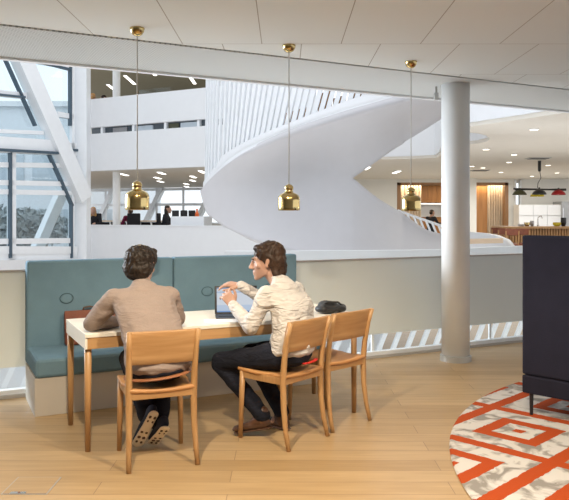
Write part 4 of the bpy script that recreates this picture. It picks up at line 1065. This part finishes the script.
for x, hgt, m_, lab, r in ((527, .10, 'brass', 'small brass bowl on the bar, left of the tap', .07), (532, .14, 'steel', 'small grey pot on the bar next to the tap', .05), (557, .10, 'lampyellow', 'yellow dish on the bar, right of the tap', .10), (563.5, .22, 'black', 'black jug on the bar nearest the right edge', .07), (521, .06, 'white', 'white plate pile on the left end of the bar', .09)):
    t = obj('bowl' if r > .06 else 'pot', lathe(B(), [(r * .6, 0), (r, hgt * .4), (r, hgt), (r * .85, hgt), (r * .8, hgt * .4), (r * .5, .01)], seg=20), M[m_], loc=(px(x, 216, BARY + .4).x, BARY + .4, zt)); tag(t, lab, 'bowl' if r > .06 else 'pot')
def stool(label, loc, rz):
    t = thing('bar_stool', label, 'stool', loc, rz, 'stools at the bar')
    bm = B(); box(bm, (0, 0, .80), (.34, .36, .05)); obj('seat', bm, M['leather'], t, bevel=.015)
    bm = B(); box(bm, (0, -.17, 1.09), (.34, .03, .15)); obj('backrest', bm, M['leather'], t, bevel=.01)
    for s in (-1, 1):
        for q in (-1, 1):
            bm = B(); tube(bm, [(s * .17, q * .18, 0), (s * .145, q * .155, .78)], .018, 8); obj('leg', bm, M['oak'], t)
        bm = B(); tube(bm, [(s * .145, -.165, .78), (s * .155, -.185, 1.12)], .016, 8); obj('upright', bm, M['oak'], t)
    return t
st = stool('bar stool with brown back at the left end of the bar', setz(px(494, 216, 17.9), 0), .2)
dup(st, setz(px(501.5, 216, 17.0), 0), .1, 'bar stool with brown back, second from the left end of the bar')
dup(st, setz(px(509, 216, 16.2), 0), .1, 'bar stool third from the left end of the bar')
dup(st, setz(px(520.5, 216, 16.7), 0), -.05, 'bar stool nearest the top left corner of the sofa')
# four shade ceiling lamp
LY = 17.0
q0 = px(540, 190, LY)
pdl = thing('chandelier', 'black rod lamp with four coloured dome shades above the bar', 'lamp', q0)
def lr(x, y): return px(x, y, LY) - q0
bm = B(); tube(bm, [lr(513.5, 188.7), lr(566, 190)], .02, 8); obj('rod', bm, M['lampblack'], pdl)
bm = B(); tube(bm, [lr(515, 189.9), lr(566, 189)], .014, 8); obj('rod', bm, M['lampblack'], pdl)
bm = B(); tube(bm, [lr(537.5, 188), lr(538, 183), lr(541, 178), lr(539.5, 170)], .008, 8); obj('cord', bm, M['lampblack'], pdl)
bm = B(); a_ = lr(539.5, 171.5); lathe(bm, [(.03, 0), (.04, .04), (.04, 2.80 - q0.z - a_.z)], a_, 16); obj('canopy', bm, M['lampblack'], pdl)
for x, y, dy, m_, lab in ((519.5, 194.5, 0, 'lampolive', 'olive shade'), (537, 194.3, -.15, 'lampblack', 'black shade'), (541, 195.8, .25, 'lampyellow', 'yellow shade'), (558.5, 194.5, 0, 'lampred', 'red shade')):
    c = lr(x, y) + V((0, dy, 0)); bm = B(); lathe(bm, [(.17, -.01), (.163, .02), (.13, .065), (.08, .10), (.03, .115), (.02, .12), (.115, .06), (.148, -.008)][:6] + [], c, 24, cap=False); o = obj('lamp_shade', bm, M[m_], pdl, smooth=True); solid(o, .006); o['label'] = lab
    bm = B(); sphere(bm, c + V((0, 0, .03)), .04, 2); obj('bulb', bm, M['bulb'], o, smooth=True)
    bm = B(); tube(bm, [c + V((0, 0, .12)), c + V((0, 0, .16))], .02, 8); obj('neck', bm, M['lampblack'], o)
# ceiling lights of the cafe
dl = None
for i, (x, y) in enumerate(((483, 167.5), (509, 162), (501, 172), (532, 176), (557, 172.6), (534, 129), (486, 149), (514, 154.3), (472, 166), (548, 165))):
    p = onz(x, y, cz)
    if dl is None:
        dl = thing('downlight', 'small round lit downlight in the cafe ceiling', 'ceiling light', p, 0, 'downlights of the cafe ceiling')
        bm = B(); lathe(bm, [(.08, 0), (.08, -.010), (.065, -.012)], seg=20); obj('rim', bm, M['white'], dl)
        bm = B(); lathe(bm, [(.062, -.010), (.06, -.015)], seg=20); obj('lens', bm, M['spot'], dl)
    else: dup(dl, p)
sl = None
for x, y, lab in ((366.5, 167.5, 'lit strip lamp in the cafe ceiling nearest the ramp'), (396.5, 171.3, 'lit strip lamp in the cafe ceiling left of the right pendant cord')):
    p = onz(x, y, cz); t = strip_lamp(0, 0, 2.8, PI / 2, lab, None, 1.0) if sl is None else dup(sl, None, None, lab); sl = sl or t; t.location = p
for x, y, lab in ((538, 158, 'dark slotted air vent in the cafe ceiling above the bar lamp'), (480, 170.2, 'dark slotted air vent in the cafe ceiling beside the column')):
    t = thing('air_vent', lab, 'vent', onz(x, y, cz)); bm = B(); box(bm, (0, 0, -.008), (.5, .34, .016)); obj('frame', bm, M['colbase'], t); bm = B()
    for k in range(2): bm = B(); box(bm, (0, -.09 + k * .18, -.02), (.42, .10, .01)); obj('slot', bm, M['blackmetal'], t)
# ================================================================== LIGHT
w = bpy.data.worlds.new('world'); sc.world = w; w.use_nodes = True
bgn = w.node_tree.nodes['Background']; bgn.inputs[0].default_value = (.93, .955, 1, 1); bgn.inputs[1].default_value = 1.45
def area(name, loc, size, e, col, rot=(0, 0, 0), spread=None):
    l = bpy.data.lights.new(name, 'AREA'); l.shape = 'RECTANGLE'; l.size, l.size_y = size; l.energy = e; l.color = col
    if spread: l.spread = math.radians(spread)
    o = bpy.data.objects.new(name, l); COL.objects.link(o); o.location = loc; o.rotation_euler = rot; return o
def spotl(name, loc, tgt, e, col, ang=80, blend=.5, size=.06):
    l = bpy.data.lights.new(name, 'SPOT'); l.energy = e; l.color = col; l.spot_size = math.radians(ang); l.spot_blend = blend; l.shadow_soft_size = size
    o = bpy.data.objects.new(name, l); COL.objects.link(o); o.location = loc
    o.rotation_euler = (V(tgt) - V(loc)).to_track_quat('-Z', 'Y').to_euler(); return o
warm = (1, .85, .64)
spotl('ceiling_spot', (-.7, 2.5, 2.76), (-.6, 3.9, .2), 310, warm, 92, .5, .05)
spotl('ceiling_spot', (.7, 2.7, 2.76), (.4, 4.1, 0), 235, warm, 92, .5, .05)
spotl('ceiling_spot', (2.4, 2.3, 2.76), (2.2, 3.8, 0), 130, warm, 92, .7, .05)
area('room_light', (.3, -1.0, 2.7), (6, 4), 25, (.95, .97, 1))

area('gallery_light', mz(2.5, 5, 2.7), (5, 7), 160, (1, .95, .86)); area('gallery_light', mz(2.5, 5, 6.6), (5, 7), 120, (1, .95, .84))
area('cafe_light', (6.5, 13.2, 2.72), (5, 2.6), 130, (1, .96, .90)); area('cafe_light', (6.5, 21.8, 2.72), (6, 3.5), 170, (1, .96, .90)); area('niche_light', (6, 25.95, 2.6), (5, .2), 34, (1, .82, .58)); area('kitchen_light', (9, 23.2, 2.7), (4, 1), 35, (1, .95, .88))
area('bounce_fill', (1, 10.6, -3.6), (14, 5), 560, (.93, .97, 1), rot=(math.radians(180), 0, 0))  # added upward lamp, stands in for daylight bounced up from the lower floor
ld = area('daylight_fill', (-6.6, 8.2, 2.5), (4, 2.6), 165, (.86, .93, 1), spread=75); ld.rotation_euler = (V((1.5, 5.6, 1.0)) - ld.location).to_track_quat('-Z', 'Y').to_euler()  # added lamp inside the atrium, emulates daylight from the left windows
